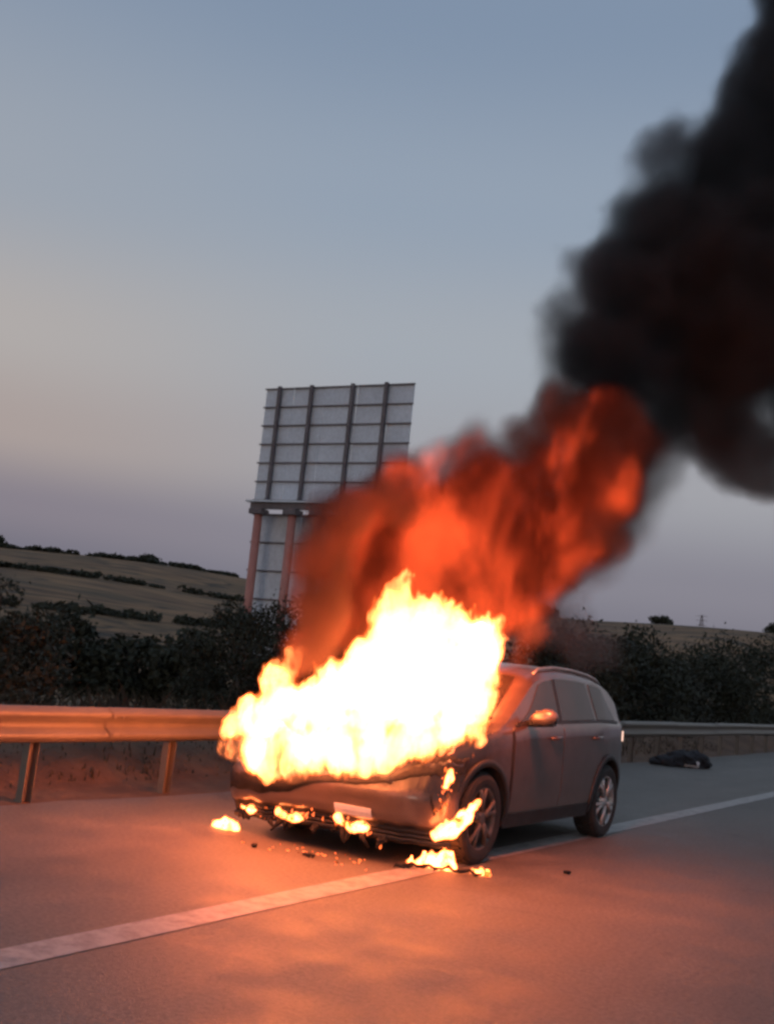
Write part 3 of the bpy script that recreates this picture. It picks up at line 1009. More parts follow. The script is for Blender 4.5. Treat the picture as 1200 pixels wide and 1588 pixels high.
const = lambda c: (lambda *_: c)
lnf = lambda a, b: (lambda t: a + (b - a) * t)
def arch_z(ay):                      # doors end around the wheel arch
    return lambda y: max(0.37, RW + math.sqrt(max(0, (RW + 0.085) ** 2 - (y - ay) ** 2)))
for s in (1, -1):
    # doors and fender panels stand a few millimetres proud of the shell, with gaps between them
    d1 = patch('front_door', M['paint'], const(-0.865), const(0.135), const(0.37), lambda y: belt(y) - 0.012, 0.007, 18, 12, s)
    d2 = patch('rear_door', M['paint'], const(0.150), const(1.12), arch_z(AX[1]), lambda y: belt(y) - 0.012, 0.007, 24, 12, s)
    patch('sill_trim', M['black_plastic'], const(-0.90), const(0.90), const(0.235), const(0.345), 0.016, 16, 3, s)
    patch('fender_gap', M['char'], const(-0.905), const(-0.872), const(0.42), lambda y: belt(y) - 0.03, 0.004, 2, 10, s)
    for nm, a, b_ in (('front_window', lnf(-0.76, -0.20), lnf(0.10, 0.10)), ('rear_window', lnf(0.17, 0.17), lnf(0.98, 0.90)), ('quarter_window', lnf(1.05, 0.98), lnf(1.60, 1.30))):
        patch(nm, M['glass'], a, b_, lambda y: belt(y) + 0.016, lambda y: max(belt(y) + 0.03, roof_edge(y) - 0.03), 0.006, 12, 8, s)
    patch('window_trim', M['black_plastic'], const(-0.80), const(1.66), lambda y: belt(y) - 0.008, lambda y: belt(y) + 0.012, 0.012, 26, 1, s)
    patch('pillar_trim', M['black_plastic'], const(0.105), const(0.165), lambda y: belt(y) + 0.014, lambda y: roof_edge(y) - 0.025, 0.007, 2, 8, s)
    for (ya, door) in ((-0.06, d1), (0.93, d2)):
        h = MB()
        xx = side_x(ya, 0.95) + 0.006
        h.tube([(s * xx, ya - 0.10, 0.945), (s * (xx + 0.035), ya - 0.07, 0.95), (s * (xx + 0.035), ya + 0.07, 0.955), (s * xx, ya + 0.10, 0.955)], [0.012, 0.015, 0.015, 0.012], 8)
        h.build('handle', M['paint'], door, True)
    # wheel arch lips
    for ay in AX:
        b = MB()
        def lip(u, t, ay=ay):
            w = R(-12 + 204 * u)
            rr = RW + 0.045 + 0.055 * t
            y, z = ay - rr * math.cos(w), RW + rr * math.sin(w)
            return (s * (side_x(y, max(z, 0.25)) + 0.010), y, z)
        b.grid(lip, 30, 2)
        o = b.build('arch_trim', M['black_plastic'], CAR, True)
        sm = o.modifiers.new('s', 'SOLIDIFY'); sm.thickness = 0.02; sm.offset = 0
        bake(o)
    # roof rail
    pts = []
    for y in np.linspace(-0.15, 1.45, 17):
        e = half(y)[10]
        lift = 0.020 if -0.1 < y < 1.4 else 0.0
        pts.append((s * e[0], y, e[1] + lift))
    MB().tube(pts, 0.014, 8).build('roof_rail', M['alloy'], CAR, True)
    # mirror
    mm = bmesh.new()
    bmesh.ops.create_icosphere(mm, subdivisions=3, radius=1)
    for v in mm.verts:
        v.co.x *= 0.125; v.co.y *= 0.075 if v.co.y < 0 else 0.035; v.co.z *= 0.082 if v.co.z > 0 else 0.062
        v.co.z += 0.02 * (v.co.x / 0.125)
        if v.co.x * 1 < 0: v.co.z *= 0.85
    me = bpy.data.meshes.new('mirror'); mm.to_mesh(me); mm.free()
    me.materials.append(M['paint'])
    me.polygons.foreach_set('use_smooth', [True] * len(me.polygons))
    mo = link('mirror', me, CAR)
    mxx = side_x(-0.62, 1.05)
    mo.location = (s * (mxx + 0.145), -0.60, 1.12)
    if s < 0: mo.scale = (-1, 1, 1)
    o = MB().tube([(-0.17, 0.0, -0.055), (-0.08, 0.0, -0.05), (0.09, -0.005, -0.035)], [0.026, 0.028, 0.02], 8).build('mirror_base', M['black_plastic'], mo, True)
    MB().grid(lambda u, v: ((u - 0.5) * 0.19, 0.040, (v - 0.45) * 0.105), 3, 2).build('mirror_glass', M['glass'], mo)
    # tail lamp wraps round the rear corner
    patch('tail_lamp', M['lamp_glint'], const(1.92), const(2.035), lambda y: 0.90, lambda y: min(1.0, belt(y) - 0.03), 0.012, 6, 5, s)
    patch('rear_reflector', M['alloy'], const(1.95), const(2.05), const(0.80), const(0.86), 0.010, 5, 3, s)

# windscreen, roof glass line, tailgate glass
b = MB()
b.grid(lambda u, v: ((u - 0.5) * 2 * (0.70 - 0.12 * v), -0.96 + 0.64 * v, top_z(-0.96 + 0.64 * v, (u - 0.5) * 2 * (0.70 - 0.12 * v)) + 0.006), 16, 10)
b.build('windscreen', M['screen'], CAR, True)
b = MB()
b.grid(lambda u, v: ((u - 0.5) * 1.1, 1.62 + 0.33 * v, top_z(1.62 + 0.33 * v, (u - 0.5) * 1.1) + 0.006), 10, 6)
b.build('tailgate_window', M['glass'], CAR, True)
MB().box(-0.26, 0.26, 2.125, 2.135, 0.72, 0.83).build('rear_plate', M['plate'], CAR)

# burnt, buckled hood over the engine bay, torn along its front edge
def hood(u, v):
    x = (u - 0.5) * 1.52
    y0 = -2.05 + 0.16 * (abs(u - 0.5) * 2) ** 2.2 + 0.05 * mnoise.noise(Vector((u * 9, 0, 3)))
    y = y0 * (1 - v) - 1.06 * v
    z = top_z(max(y, -2.15), x * 0.92) + 0.012 + 0.05 * mnoise.noise(Vector((x * 2.2, y * 2.2, 1))) * (1 - v) + 0.03
    return (x, y, z)
b = MB(); b.grid(hood, 34, 18)
o = b.build('hood', M['char'], CAR, True)
sm = o.modifiers.new('s', 'SOLIDIFY'); sm.thickness = 0.012; bake(o)

# front bumper skin: wraps the nose, its upper edge burnt ragged
def plan(u):                                   # u 0..1 from car right to car left
    a = (u - 0.5) * math.pi
    sx_ = math.copysign(abs(math.sin(a)) ** 0.80, math.sin(a))
    cy_ = abs(math.cos(a)) ** 0.50
    return 0.905 * sx_, -1.79 - 0.43 * cy_
def bumper_pt(u, v, off=0.0, z0=0.30, z1=None):
    x, y = plan(u)
    if z1 is None:
        z1 = 0.615 + 0.16 * sstep(0.55, 0.85, u) + 0.03 * mnoise.noise(Vector((u * 14, 2.0, 0))) + 0.018 * mnoise.noise(Vector((u * 47, 5.0, 0)))
    z = z0 + (float(z1) - z0) * v
    k = 0.97 - 0.10 * max(0, (0.36 - z) / 0.2) - 0.10 * max(0, (z - 0.52) / 0.3) ** 1.4 + 0.03 * math.exp(-((z - 0.50) / 0.09) ** 2) + off
    sag = max(0.0, (0.56 - u) / 0.56)              # torn loose on the car's right, where it flares out and droops
    z -= 0.085 * sag ** 1.3 + 0.012 * mnoise.noise(Vector((u * 18, 6.0, 0))) * (1 if z < 0.34 else 0.3)
    return (x * (0.985 + 0.015 * k) * (1 + 0.20 * sag ** 1.6), -1.0 + (y + 1.0) * k - 0.05 * sag, z)
b = MB(); b.grid(lambda u, v: bumper_pt(u, v), 90, 14)
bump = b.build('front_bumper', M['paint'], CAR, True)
sm = bump.modifiers.new('s', 'SOLIDIFY'); sm.thickness = 0.008; sm.offset = -1; bake(bump)
def edge(u, v):
    q = bumper_pt(u, 1.0)
    j = 0.055 * mnoise.noise(Vector((u * 23, 9.0, 0))) + 0.035 * mnoise.noise(Vector((u * 70, 1.0, 0)))
    p = bumper_pt(u, 1.0 - (0.18 + 0.55 * float(1 - sstep(0.30, 0.62, np.array(u))) + 0.12 * mnoise.noise(Vector((u * 11, 3.0, 0)))) * (1 - v), 0.006)
    return (p[0], p[1] + (0.03 if v > 0.6 else 0), p[2] + v * (0.035 + j) * (1 if v > 0.5 else 0.2))
b = MB(); b.grid(edge, 150, 4)
o = b.build('charred_edge', M['char'], bump, True)
o['label'] = 'charred and torn upper edge of the bumper'
sm = o.modifiers.new('s', 'SOLIDIFY'); sm.thickness = 0.012; bake(o)
# lower intake with slats, splitter lip
b = MB(); b.grid(lambda u, v: bumper_pt(0.10 + 0.80 * u, v, -0.012, 0.185, 0.33), 60, 4)
low = b.build('lower_intake', M['char'], CAR, True)
for k in range(3):
    z = 0.215 + 0.036 * k
    b = MB(); b.grid(lambda u, v: bumper_pt(0.16 + 0.68 * u, v, 0.004 - 0.012 * k, z, z + 0.016), 50, 1)
    o = b.build('slat', M['black_plastic'], low, True)
    sm = o.modifiers.new('s', 'SOLIDIFY'); sm.thickness = 0.03; bake(o)
b = MB(); b.grid(lambda u, v: bumper_pt(0.04 + 0.92 * u, v, 0.006 + 0.01 * v, 0.165, 0.200), 70, 2)
o = b.build('lip', M['black_plastic'], low, True)
sm = o.modifiers.new('s', 'SOLIDIFY'); sm.thickness = 0.02; bake(o)
# melted strips hanging from the lip
qs = random.Random(31)
for _ in range(16):
    u = qs.uniform(0.16, 0.66)
    p = Vector(bumper_pt(u, 0.5, 0.01, 0.165, 0.20))
    dl = min(p.z - 0.012, qs.uniform(0.02, 0.085))
    lean = qs.uniform(-0.06, 0.06)
    pts = [p, p + Vector((lean * 0.3, -0.012, -dl * 0.4)), p + Vector((lean, qs.uniform(-0.04, 0.01), -dl))]
    MB().tube(pts, [qs.uniform(0.018, 0.034), qs.uniform(0.014, 0.026), qs.uniform(0.006, 0.014)], 6).build('melted_strip', M['char'], low, True)
# number plate sits low on the centre of the bumper, glowing in the firelight
b = MB()
b.grid(lambda u, v: (lambda p: (p[0], p[1] - 0.016, p[2]))(bumper_pt(0.520 + 0.100 * u, v, 0.006, 0.315, 0.385)), 10, 2)
o = b.build('number_plate', M['plate'], bump)
sm = o.modifiers.new('s', 'SOLIDIFY'); sm.thickness = 0.006; bake(o)
# slanted dark air slit in the corner of the bumper
b = MB()
b.grid(lambda u, v: bumper_pt(0.852 + 0.012 * u - 0.028 * v + 0.02, 0.5, 0.008, 0.40 + 0.15 * v, 0.40 + 0.15 * v + 0.0001), 3, 8)
o = b.build('air_slit', M['char'], bump)
sm = o.modifiers.new('s', 'SOLIDIFY'); sm.thickness = 0.01; bake(o)
# headlamps, blackened by the fire
for s in (-1, 1):
    b = MB()
    b.grid(lambda u, v: bumper_pt(0.5 + s * (0.24 + 0.14 * u), v, 0.004 - 0.05 * v, 0.70, 0.79), 10, 3)
    b.build('headlamp', M['char'], CAR, True)
# under tray, so one does not look through below
MB().box(-0.70, 0.70, -1.9, 1.9, 0.20, 0.212).build('under_tray', M['char'], CAR)

# wheels
tprof = [(-0.10, 0.235), (-0.108, 0.26), (-0.112, 0.30), (-0.100, 0.330), (-0.075, 0.342), (-0.03, 0.345), (0.03, 0.345), (0.075, 0.342), (0.100, 0.330), (0.112, 0.30), (0.108, 0.26), (0.10, 0.235)]
rprof = [(-0.09, 0.232), (0.088, 0.240), (0.100, 0.236), (0.098, 0.226), (0.07, 0.215), (-0.06, 0.205)]
def wheel(x, y, s, alloy, tilt=0.0, scorched=False):
    w = empty('wheel', (x, y, RW - 0.004), 0, CAR)
    w.rotation_euler = (tilt, 0, 0 if s > 0 else math.pi)
    b = MB(); b.lathe(tprof, 48)
    for k in range(40):                    # tread blocks
        a = 2 * math.pi * k / 40
        Mr = Matrix.Rotation(a, 4, 'X')
        b.box(-0.078, -0.012, -0.017, 0.017, 0.338, 0.3505, Mr)
        b.box(0.012, 0.078, -0.005, 0.029, 0.338, 0.3505, Mr)
    b.build('tyre', M['rubber'], w, False)
    b = MB(); b.lathe(rprof, 40)
    b.build('rim', alloy, w, True)
    for k in range(5):
        a = 2 * math.pi * k / 5
        b = MB()
        for dlt in (-0.13, 0.13):
            p0 = (0.092, 0.05 * math.cos(a), 0.05 * math.sin(a))
            p1 = (0.094, 0.15 * math.cos(a + dlt * 0.9), 0.15 * math.sin(a + dlt * 0.9))
            p2 = (0.088, 0.229 * math.cos(a + dlt * 1.5), 0.229 * math.sin(a + dlt * 1.5))
            b.tube([p0, p1, p2], [0.024, 0.017, 0.02], 6)
        b.build('spoke', alloy, w, True)
    b = MB(); b.lathe([(0.06, 0.062), (0.104, 0.055), (0.108, 0.03), (0.108, 0.0005)], 20)
    b.build('hub_cap', alloy, w, True)
    b = MB(); b.lathe([(0.0, 0.0005), (0.0, 0.150), (0.012, 0.150), (0.012, 0.0005)], 28)
    b.build('brake_disc', M['burnt_alloy'], w, True)
    return w
for s in (1, -1):
    w = wheel(s * 0.785, AX[0], s, M['burnt_alloy'], 0.35)
    if s > 0: w['label'] = 'scorched front wheel beside the burning bumper'
    wheel(s * 0.785, AX[1], s, M['alloy'], 0.9)



# ------------------------------------------------------------------ fire and smoke
_b = bmesh.new()
bmesh.ops.create_icosphere(_b, subdivisions=2, radius=1.0)
ICO_V = np.array([tuple(v.co) for v in _b.verts])
_b.verts.index_update()
ICO_F = np.array([[v.index for v in f.verts] for f in _b.faces])
_b.free()
def hull(name, spheres, voxel, seed=0.0, a1=0.0, f1=3.0, a2=0.0, f2=9.0, grow=1.0, lift=0.0, stretch=0.55, a3=0.0, f3=20.0, whole=False):
    """union of balls, remeshed to one skin and roughened into lobes and tongues"""
    V_ = np.concatenate([ICO_V * (r * grow) + np.array((x, y, z)) for (x, y, z, r) in spheres])
    F_ = np.concatenate([ICO_F + i * len(ICO_V) for i in range(len(spheres))])
    me = bpy.data.meshes.new(name)
    me.from_pydata(V_.tolist(), [], F_.tolist())
    me.update()
    o = link(name, me)
    rm = o.modifiers.new('r', 'REMESH')
    rm.mode = 'VOXEL'
    rm.voxel_size = voxel
    bake(o)
    if whole:                                  # keep the one connected body
        b_ = bmesh.new(); b_.from_mesh(o.data)
        left, best = set(b_.verts), []
        while left:
            st_ = [left.pop()]; isl = list(st_)
            while st_:
                for e_ in st_.pop().link_edges:
                    for w_ in e_.verts:
                        if w_ in left:
                            left.discard(w_); st_.append(w_); isl.append(w_)
            if len(isl) > len(best): best = isl
        keep = set(best)
        bmesh.ops.delete(b_, geom=[v for v in b_.verts if v not in keep], context='VERTS')
        b_.to_mesh(o.data); b_.free()
    me = o.data
    nv = len(me.vertices)
    co = np.empty(nv * 3); no = np.empty(nv * 3)
    me.vertices.foreach_get('co', co)
    no = np.array([tuple(v.normal) for v in me.vertices]).reshape(-1, 3)
    co = co.reshape(-1, 3)
    out = co.copy()
    for i in range(nv):
        p = co[i]
        q = Vector((p[0] * f1 + seed, p[1] * f1, p[2] * f1 * stretch))
        h = a1 * mnoise.noise(q)
        if a2:
            q2 = Vector((p[0] * f2, p[1] * f2 + seed, p[2] * f2 * stretch))
            t = mnoise.noise(q2)
            h += a2 * (1 - 2 * abs(t))
        if a3:
            h += a3 * mnoise.noise(Vector((p[0] * f3, p[1] * f3, p[2] * f3 * stretch + seed)))
        out[i] = p + no[i] * h
        if lift: out[i][2] += lift * max(0.0, h)
    me.vertices.foreach_set('co', out.ravel())
    me.polygons.foreach_set('use_smooth', [True] * len(me.polygons))
    me.update()
    return o

def fog(o, mat, voxel, band):
    """fill a closed hull with volume: density grows from its skin inwards"""
    o.data.materials.clear()
    o.data.materials.append(mat)
    g = bpy.data.node_groups.new(o.name + '_fog', 'GeometryNodeTree')
    g.interface.new_socket('Geometry', in_out='INPUT', socket_type='NodeSocketGeometry')
    g.interface.new_socket('Geometry', in_out='OUTPUT', socket_type='NodeSocketGeometry')
    gi, go = g.nodes.new('NodeGroupInput'), g.nodes.new('NodeGroupOutput')
    mv = g.nodes.new('GeometryNodeMeshToVolume')
    try: mv.resolution_mode = 'VOXEL_SIZE'
    except Exception: pass
    for k, x in (('Density', 1.0), ('Voxel Size', voxel), ('Interior Band Width', band)):
        mv.inputs[k].default_value = x
    st = g.nodes.new('GeometryNodeSetMaterial')
    st.inputs['Material'].default_value = mat
    g.links.new(gi.outputs[0], mv.inputs[0])
    g.links.new(mv.outputs[0], st.inputs[0])
    g.links.new(st.outputs[0], go.inputs[0])
    md = o.modifiers.new('fog', 'NODES')
    md.node_group = g
    return o

FLAME = [
    (-5.60,7.22,0.64,0.100), (-5.17,7.00,0.67,0.136), (-4.73,6.80,0.70,0.160), (-4.39,6.81,0.81,0.157), (-4.16,6.94,0.89,0.142), (-3.95,7.12,0.97,0.128),
    (-3.76,7.34,1.02,0.129), (-3.65,7.54,0.95,0.054), (-5.59,7.23,0.64,0.094), (-5.43,7.18,0.62,0.061), (-5.31,7.13,0.61,0.115), (-5.08,6.98,0.60,0.140),
    (-4.98,6.98,0.59,0.110), (-4.84,6.86,0.60,0.082), (-4.74,6.81,0.68,0.163), (-4.53,6.84,0.70,0.104), (-4.49,6.85,0.74,0.108), (-4.40,6.88,0.75,0.154),
    (-4.28,7.00,0.76,0.143), (-4.24,7.00,0.80,0.084), (-4.12,7.04,0.81,0.136), (-4.09,7.11,0.85,0.082), (-3.95,7.07,0.91,0.083), (-3.92,7.11,0.89,0.131),
    (-3.83,7.23,0.91,0.091), (-3.81,7.41,0.99,0.119), (-3.72,7.34,1.01,0.096), (-3.73,7.54,0.90,0.058), (-3.71,7.63,0.85,0.048), (-5.86,7.52,0.74,0.105),
    (-5.42,7.31,0.76,0.142), (-4.97,7.11,0.78,0.168), (-4.61,7.14,0.89,0.165), (-4.37,7.27,0.98,0.149), (-4.15,7.45,1.07,0.134), (-3.95,7.69,1.12,0.136),
    (-3.83,7.88,1.05,0.057), (-5.69,7.60,0.86,0.171), (-5.34,7.57,0.93,0.235), (-5.02,7.63,1.02,0.258), (-4.66,7.72,1.11,0.306), (-4.31,7.81,1.21,0.303),
    (-4.05,7.96,1.21,0.222), (-5.69,7.80,1.15,0.131), (-5.57,7.85,1.31,0.076), (-5.51,7.86,1.45,0.049), (-5.54,7.86,1.39,0.076), (-5.15,7.88,1.23,0.160),
    (-4.87,7.91,1.38,0.200), (-4.60,7.92,1.59,0.240), (-4.33,8.09,1.57,0.302), (-4.09,8.24,1.58,0.209), (-3.99,8.23,1.25,0.113), (-4.77,8.02,1.82,0.149),
    (-4.70,8.04,1.99,0.085), (-4.68,8.03,2.13,0.037), (-4.69,8.04,2.06,0.059), (-4.48,8.08,1.82,0.148), (-4.30,8.20,1.81,0.148), (-4.09,8.33,1.78,0.116),
    (-3.96,8.40,1.85,0.042), (-3.98,8.41,1.68,0.069), (-5.96,7.97,0.83,0.164), (-5.61,7.94,0.90,0.227), (-5.27,8.02,1.00,0.249), (-4.90,8.11,1.10,0.296),
    (-4.53,8.21,1.19,0.293), (-4.26,8.37,1.20,0.215), (-5.96,8.17,1.14,0.126), (-5.40,8.26,1.22,0.154), (-5.11,8.29,1.38,0.193), (-4.83,8.32,1.60,0.232),
    (-4.55,8.49,1.58,0.292), (-4.29,8.65,1.58,0.201), (-4.19,8.64,1.24,0.110), (-5.00,8.41,1.84,0.144), (-4.70,8.48,1.84,0.142), (-4.51,8.60,1.82,0.142),
    (-4.29,8.73,1.79,0.112), (-5.84,8.28,0.88,0.218), (-5.50,8.36,0.98,0.240), (-5.11,8.46,1.08,0.285), (-4.73,8.56,1.18,0.282), (-4.44,8.73,1.19,0.207),
    (-5.32,8.64,1.37,0.186), (-5.03,8.66,1.60,0.223), (-4.74,8.85,1.58,0.281), (-4.47,9.01,1.59,0.194), (-3.72,7.65,1.08,0.086), (-3.77,7.78,1.22,0.097),
    (-3.79,7.86,1.41,0.108), (-3.80,7.94,1.59,0.100),
]
RED = [
    (-5.28,7.70,2.16,0.235), (-5.36,7.65,1.51,0.233), (-5.21,7.87,1.75,0.296), (-5.41,7.60,1.24,0.203), (-5.11,7.93,2.58,0.329), (-4.96,8.21,2.13,0.424),
    (-4.92,8.18,2.96,0.304), (-4.68,8.51,3.17,0.279), (-4.63,8.65,2.65,0.529), (-4.69,8.62,2.19,0.495), (-4.38,8.96,3.09,0.393), (-4.33,9.11,2.50,0.477),
    (-4.39,9.08,2.03,0.379), (-4.15,9.26,3.30,0.354), (-4.06,9.45,2.80,0.421), (-4.07,9.49,2.39,0.291), (-3.92,9.52,3.72,0.327), (-3.74,9.74,3.95,0.265),
    (-3.75,9.82,3.29,0.363), (-3.88,9.73,2.67,0.295), (-4.84,8.35,2.54,0.428), (-4.50,8.75,3.37,0.176), (-5.05,8.13,1.68,0.300), (-4.82,8.47,1.83,0.367),
    (-4.24,9.29,2.12,0.319), (-5.37,8.35,2.64,0.277), (-5.22,8.64,2.16,0.357), (-4.86,9.09,2.71,0.444), (-4.93,9.06,2.23,0.416), (-4.60,9.41,3.17,0.330),
    (-4.54,9.57,2.55,0.400), (-4.61,9.54,2.06,0.319), (-4.36,9.71,3.39,0.297), (-4.26,9.91,2.86,0.353), (-3.93,10.29,3.38,0.305), (-5.09,8.78,2.60,0.360),
    (-5.07,8.91,1.85,0.309), (-3.65,8.24,1.77,0.153), (-3.65,8.16,1.54,0.111),
]
BLACK = [
    (-4.22,9.63,4.34,0.221), (-4.13,9.67,4.95,0.247), (-4.08,9.68,5.40,0.210), (-3.83,10.11,4.56,0.564), (-3.94,9.87,5.33,0.281), (-3.67,10.25,5.18,0.601),
    (-3.50,10.38,5.81,0.511), (-3.15,10.91,5.16,0.812), (-2.92,11.12,5.76,0.986), (-3.27,10.88,4.29,0.484), (-2.92,11.36,3.99,0.426), (-2.79,11.56,3.73,0.297),
    (-3.23,10.64,6.42,0.421), (-2.95,10.95,6.79,0.591), (-2.77,11.06,7.59,0.531), (-2.66,11.11,8.24,0.467), (-3.29,10.50,6.91,0.291), (-2.38,11.65,6.74,1.078),
    (-2.26,11.63,8.01,1.018), (-2.14,12.10,5.61,1.088), (-1.97,11.79,9.36,1.100), (-2.30,12.03,4.69,0.573), (-1.52,12.58,7.40,1.257), (-1.44,12.25,10.58,1.547),
    (-0.74,13.28,8.90,1.583), (-3.91,10.08,4.04,0.374), (-4.17,9.75,3.96,0.233), (-4.32,9.58,3.61,0.182), (-3.68,10.42,3.79,0.316), (-4.02,9.90,4.25,0.310),
    (-3.65,10.39,4.30,0.443), (-4.21,9.67,4.07,0.208), (-4.27,9.53,4.60,0.183), (-3.52,10.51,4.66,0.574), (-3.48,10.30,6.64,0.256), (-2.98,10.73,8.09,0.263),
    (-4.09,10.97,4.89,0.519), (-3.91,11.11,5.55,0.553), (-3.73,11.24,6.23,0.469), (-3.34,11.81,5.53,0.745), (-3.09,12.02,6.17,0.904), (-3.12,11.83,7.29,0.542),
    (-2.93,11.95,8.14,0.486), (-2.51,12.57,7.23,0.987), (-2.37,12.54,8.58,0.931), (-2.24,13.04,6.01,0.995), (-2.06,12.70,10.03,1.005), (-2.42,12.97,5.02,0.525),
    (-1.57,13.54,7.92,1.147), (-1.48,13.17,11.33,1.411), (-0.73,14.25,9.51,1.442), (-3.75,11.39,4.99,0.527),
]
THIN = [
    (-4.40,10.41,2.12,0.288), (-4.27,10.54,2.44,0.290), (-3.17,11.65,4.55,0.409), (-3.79,11.01,3.58,0.397), (-3.92,10.92,3.03,0.361), (-3.60,11.19,3.96,0.400),
    (-4.04,10.82,2.55,0.326), (-3.47,11.31,4.33,0.403), (-3.26,11.56,4.32,0.475), (-4.60,11.31,1.92,0.399), (-4.39,12.03,1.88,0.344), (-4.50,11.77,1.64,0.282),
    (-4.68,10.77,2.04,0.332), (-4.26,12.14,1.68,0.201),
]
SOOT = [
    (-5.05,7.37,2.23,0.254), (-4.98,7.44,2.58,0.256), (-5.05,7.42,1.83,0.237), (-4.87,7.60,2.83,0.230), (-5.13,7.33,1.46,0.179), (-4.65,7.91,3.10,0.176),
    (-4.51,8.50,3.37,0.172), (-4.21,8.92,3.46,0.239), (-3.95,9.24,3.89,0.256), (-3.72,9.60,3.61,0.273), (-3.61,9.72,3.88,0.262), (-3.63,9.76,3.28,0.288),
    (-3.74,9.68,2.78,0.311), (-3.87,9.54,2.40,0.244), (-3.41,10.01,3.70,0.239), (-4.71,7.86,2.80,0.233),
]

M['fire_smoke'] = smoke_mat('glowing_soot', 6.5, (0.05, 0.03, 0.025), 1.6, 0.02, 1.0,
                            emis=(1.45, (0.60, 0.045, 0.016), (1.0, 0.095, 0.024), 1.5, 0.45, 0.70), zlo=(1.9, 4.2, 0.08, -0.01))
M['black_smoke'] = smoke_mat('black_smoke', 4.2, (0.125, 0.12, 0.122), 1.35, 0.10, 1.9, gain=1.8)
M['soot'] = smoke_mat('maroon_soot', 6.0, (0.16, 0.10, 0.085), 1.7, 0.02, 1.0,
                      emis=(0.09, (0.8, 0.10, 0.05), (1.0, 0.11, 0.05), 1.6, 0.40, 0.70))
M['thin_smoke'] = smoke_mat('thin_smoke', 3.2, (0.30, 0.25, 0.23), 1.0, 0.15, 1.1)
M['small_gas'] = flame_volume_mat('small_flame_gas', 170.0, 17.0, 1.5, 0.08)
M['flame_gas'] = flame_volume_mat('flame_gas', 62.0, 8.5, 2.3, 0.10, 3.3)

q = random.Random(5)
TONGUES = []                                   # licking tongues that leave the body of the fire upwards and with the wind
for (x, y, z, r) in FLAME:
    for _ in range(6):
        a = q.uniform(0, 6.283); e = q.uniform(-0.5, 1.3)
        d = Vector((math.cos(a) * math.cos(e), math.sin(a) * math.cos(e), math.sin(e)))
        p = Vector((x, y, z)) + d * r * 0.82
        L_ = r * q.uniform(0.3, 1.0) + 0.05
        g_ = (Vector((0.22, 0.10, 1.0)) + d * 0.55).normalized()
        w_ = min(r * 0.36, 0.06) * q.uniform(0.5, 1.0)
        for k in range(7):
            t = k / 6
            TONGUES.append((*(p + g_ * L_ * t + Vector((0.03 * math.sin(9 * t + x * 7), 0, 0))), w_ * (1 - t) + 0.005))
# the luminous core, wrapped in burning gas that frays into tongues
fire = hull('engine_fire', [(x, y, z, r * (0.56 if z < 1.3 else 0.68)) for (x, y, z, r) in FLAME if r > 0.10], 0.03, 3.3, 0.05, 5.0, 0.0, whole=True)
fire.data.materials.clear()
fire.data.materials.append(M['flame'])
tag(fire, 'white-hot flames pouring from the engine bay of the car', 'fire')
gas = hull('burning_gas', FLAME + TONGUES, 0.03, 3.3, 0.05, 5.0, 0.03, 11.0, 1.22, 0.6)
fog(gas, M['flame_gas'], 0.018, 0.17)
tag(gas, None, None, None, 'stuff')
gas.parent = fire

red = hull('glowing_smoke', RED, 0.07, 1.7, 0.20, 1.6, 0.10, 3.6, 1.08)
fog(red, M['fire_smoke'], 0.07, 0.38)
tag(red, 'red glowing smoke and soot rising from the burning engine', 'smoke', None, 'stuff')
blk = hull('smoke_plume', BLACK, 0.10, 5.2, 0.28, 1.0, 0.18, 2.6, 1.15)
fog(blk, M['black_smoke'], 0.10, 0.46)
tag(blk, 'thick black smoke plume drifting up to the right', 'smoke', None, 'stuff')
sot = hull('soot_cloud', SOOT, 0.08, 4.4, 0.2, 1.5, 0.12, 3.2, 1.1)
fog(sot, M['soot'], 0.08, 0.36)
tag(sot, 'dark maroon soot rolling round the edges of the red glow', 'smoke', None, 'stuff')
thn = hull('thin_smoke', THIN, 0.10, 8.2, 0.2, 1.2, 0.1, 2.6)
fog(thn, M['thin_smoke'], 0.2, 0.5)
tag(thn, 'thin brownish smoke trailing below the plume and behind the car', 'smoke', None, 'stuff')

# small flames: each a cluster of tongues
def small_fire(name, base, tongues, label, seed, mat='small_flame', group='small flames under the front of the car'):
    sp_ = []
    for (dx, dy, h, r) in tongues:
        n_ = max(3, int(h / (r * 0.6)))
        for k in range(n_):
            t = k / (n_ - 1)
            sp_.append((base[0] + dx + 0.10 * h * t, base[1] + dy, base[2] + h * t + r * 0.25, max(0.008, r * (1 - t) ** 0.75)))
    o = hull(name, [(x, y, z, r * 0.62) for x, y, z, r in sp_], 0.009, seed, 0.018, 13, 0.012, 34, 1.0, 0.8)
    o.data.materials.clear()
    o.data.materials.append(M[mat])
    g_ = hull('burning_gas', sp_, 0.011, seed, 0.02, 13, 0.012, 30, 1.55, 0.8)
    fog(g_, M['small_gas'], 0.011, 0.04)
    g_.parent = o
    g_['kind'] = 'stuff'
    return tag(o, label, 'flame', group)
small_fire('ground_flame', (-5.66, 7.33, 0.0), [(-0.10, 0, 0.04, 0.03), (-0.03, 0, 0.09, 0.045), (0.03, -0.01, 0.06, 0.045), (0.09, 0.0, 0.04, 0.03)],
           'small flame burning on the asphalt at the left end of the bumper', 1.0)
small_fire('ground_flame', (-3.86, 7.58, 0.0), [(-0.24, -0.02, 0.04, 0.025), (-0.15, 0, 0.07, 0.04), (-0.07, 0, 0.10, 0.05), (0.0, 0, 0.13, 0.055), (0.06, 0.01, 0.10, 0.045)],
           'flame pool on the asphalt in front of the near front wheel', 2.0)
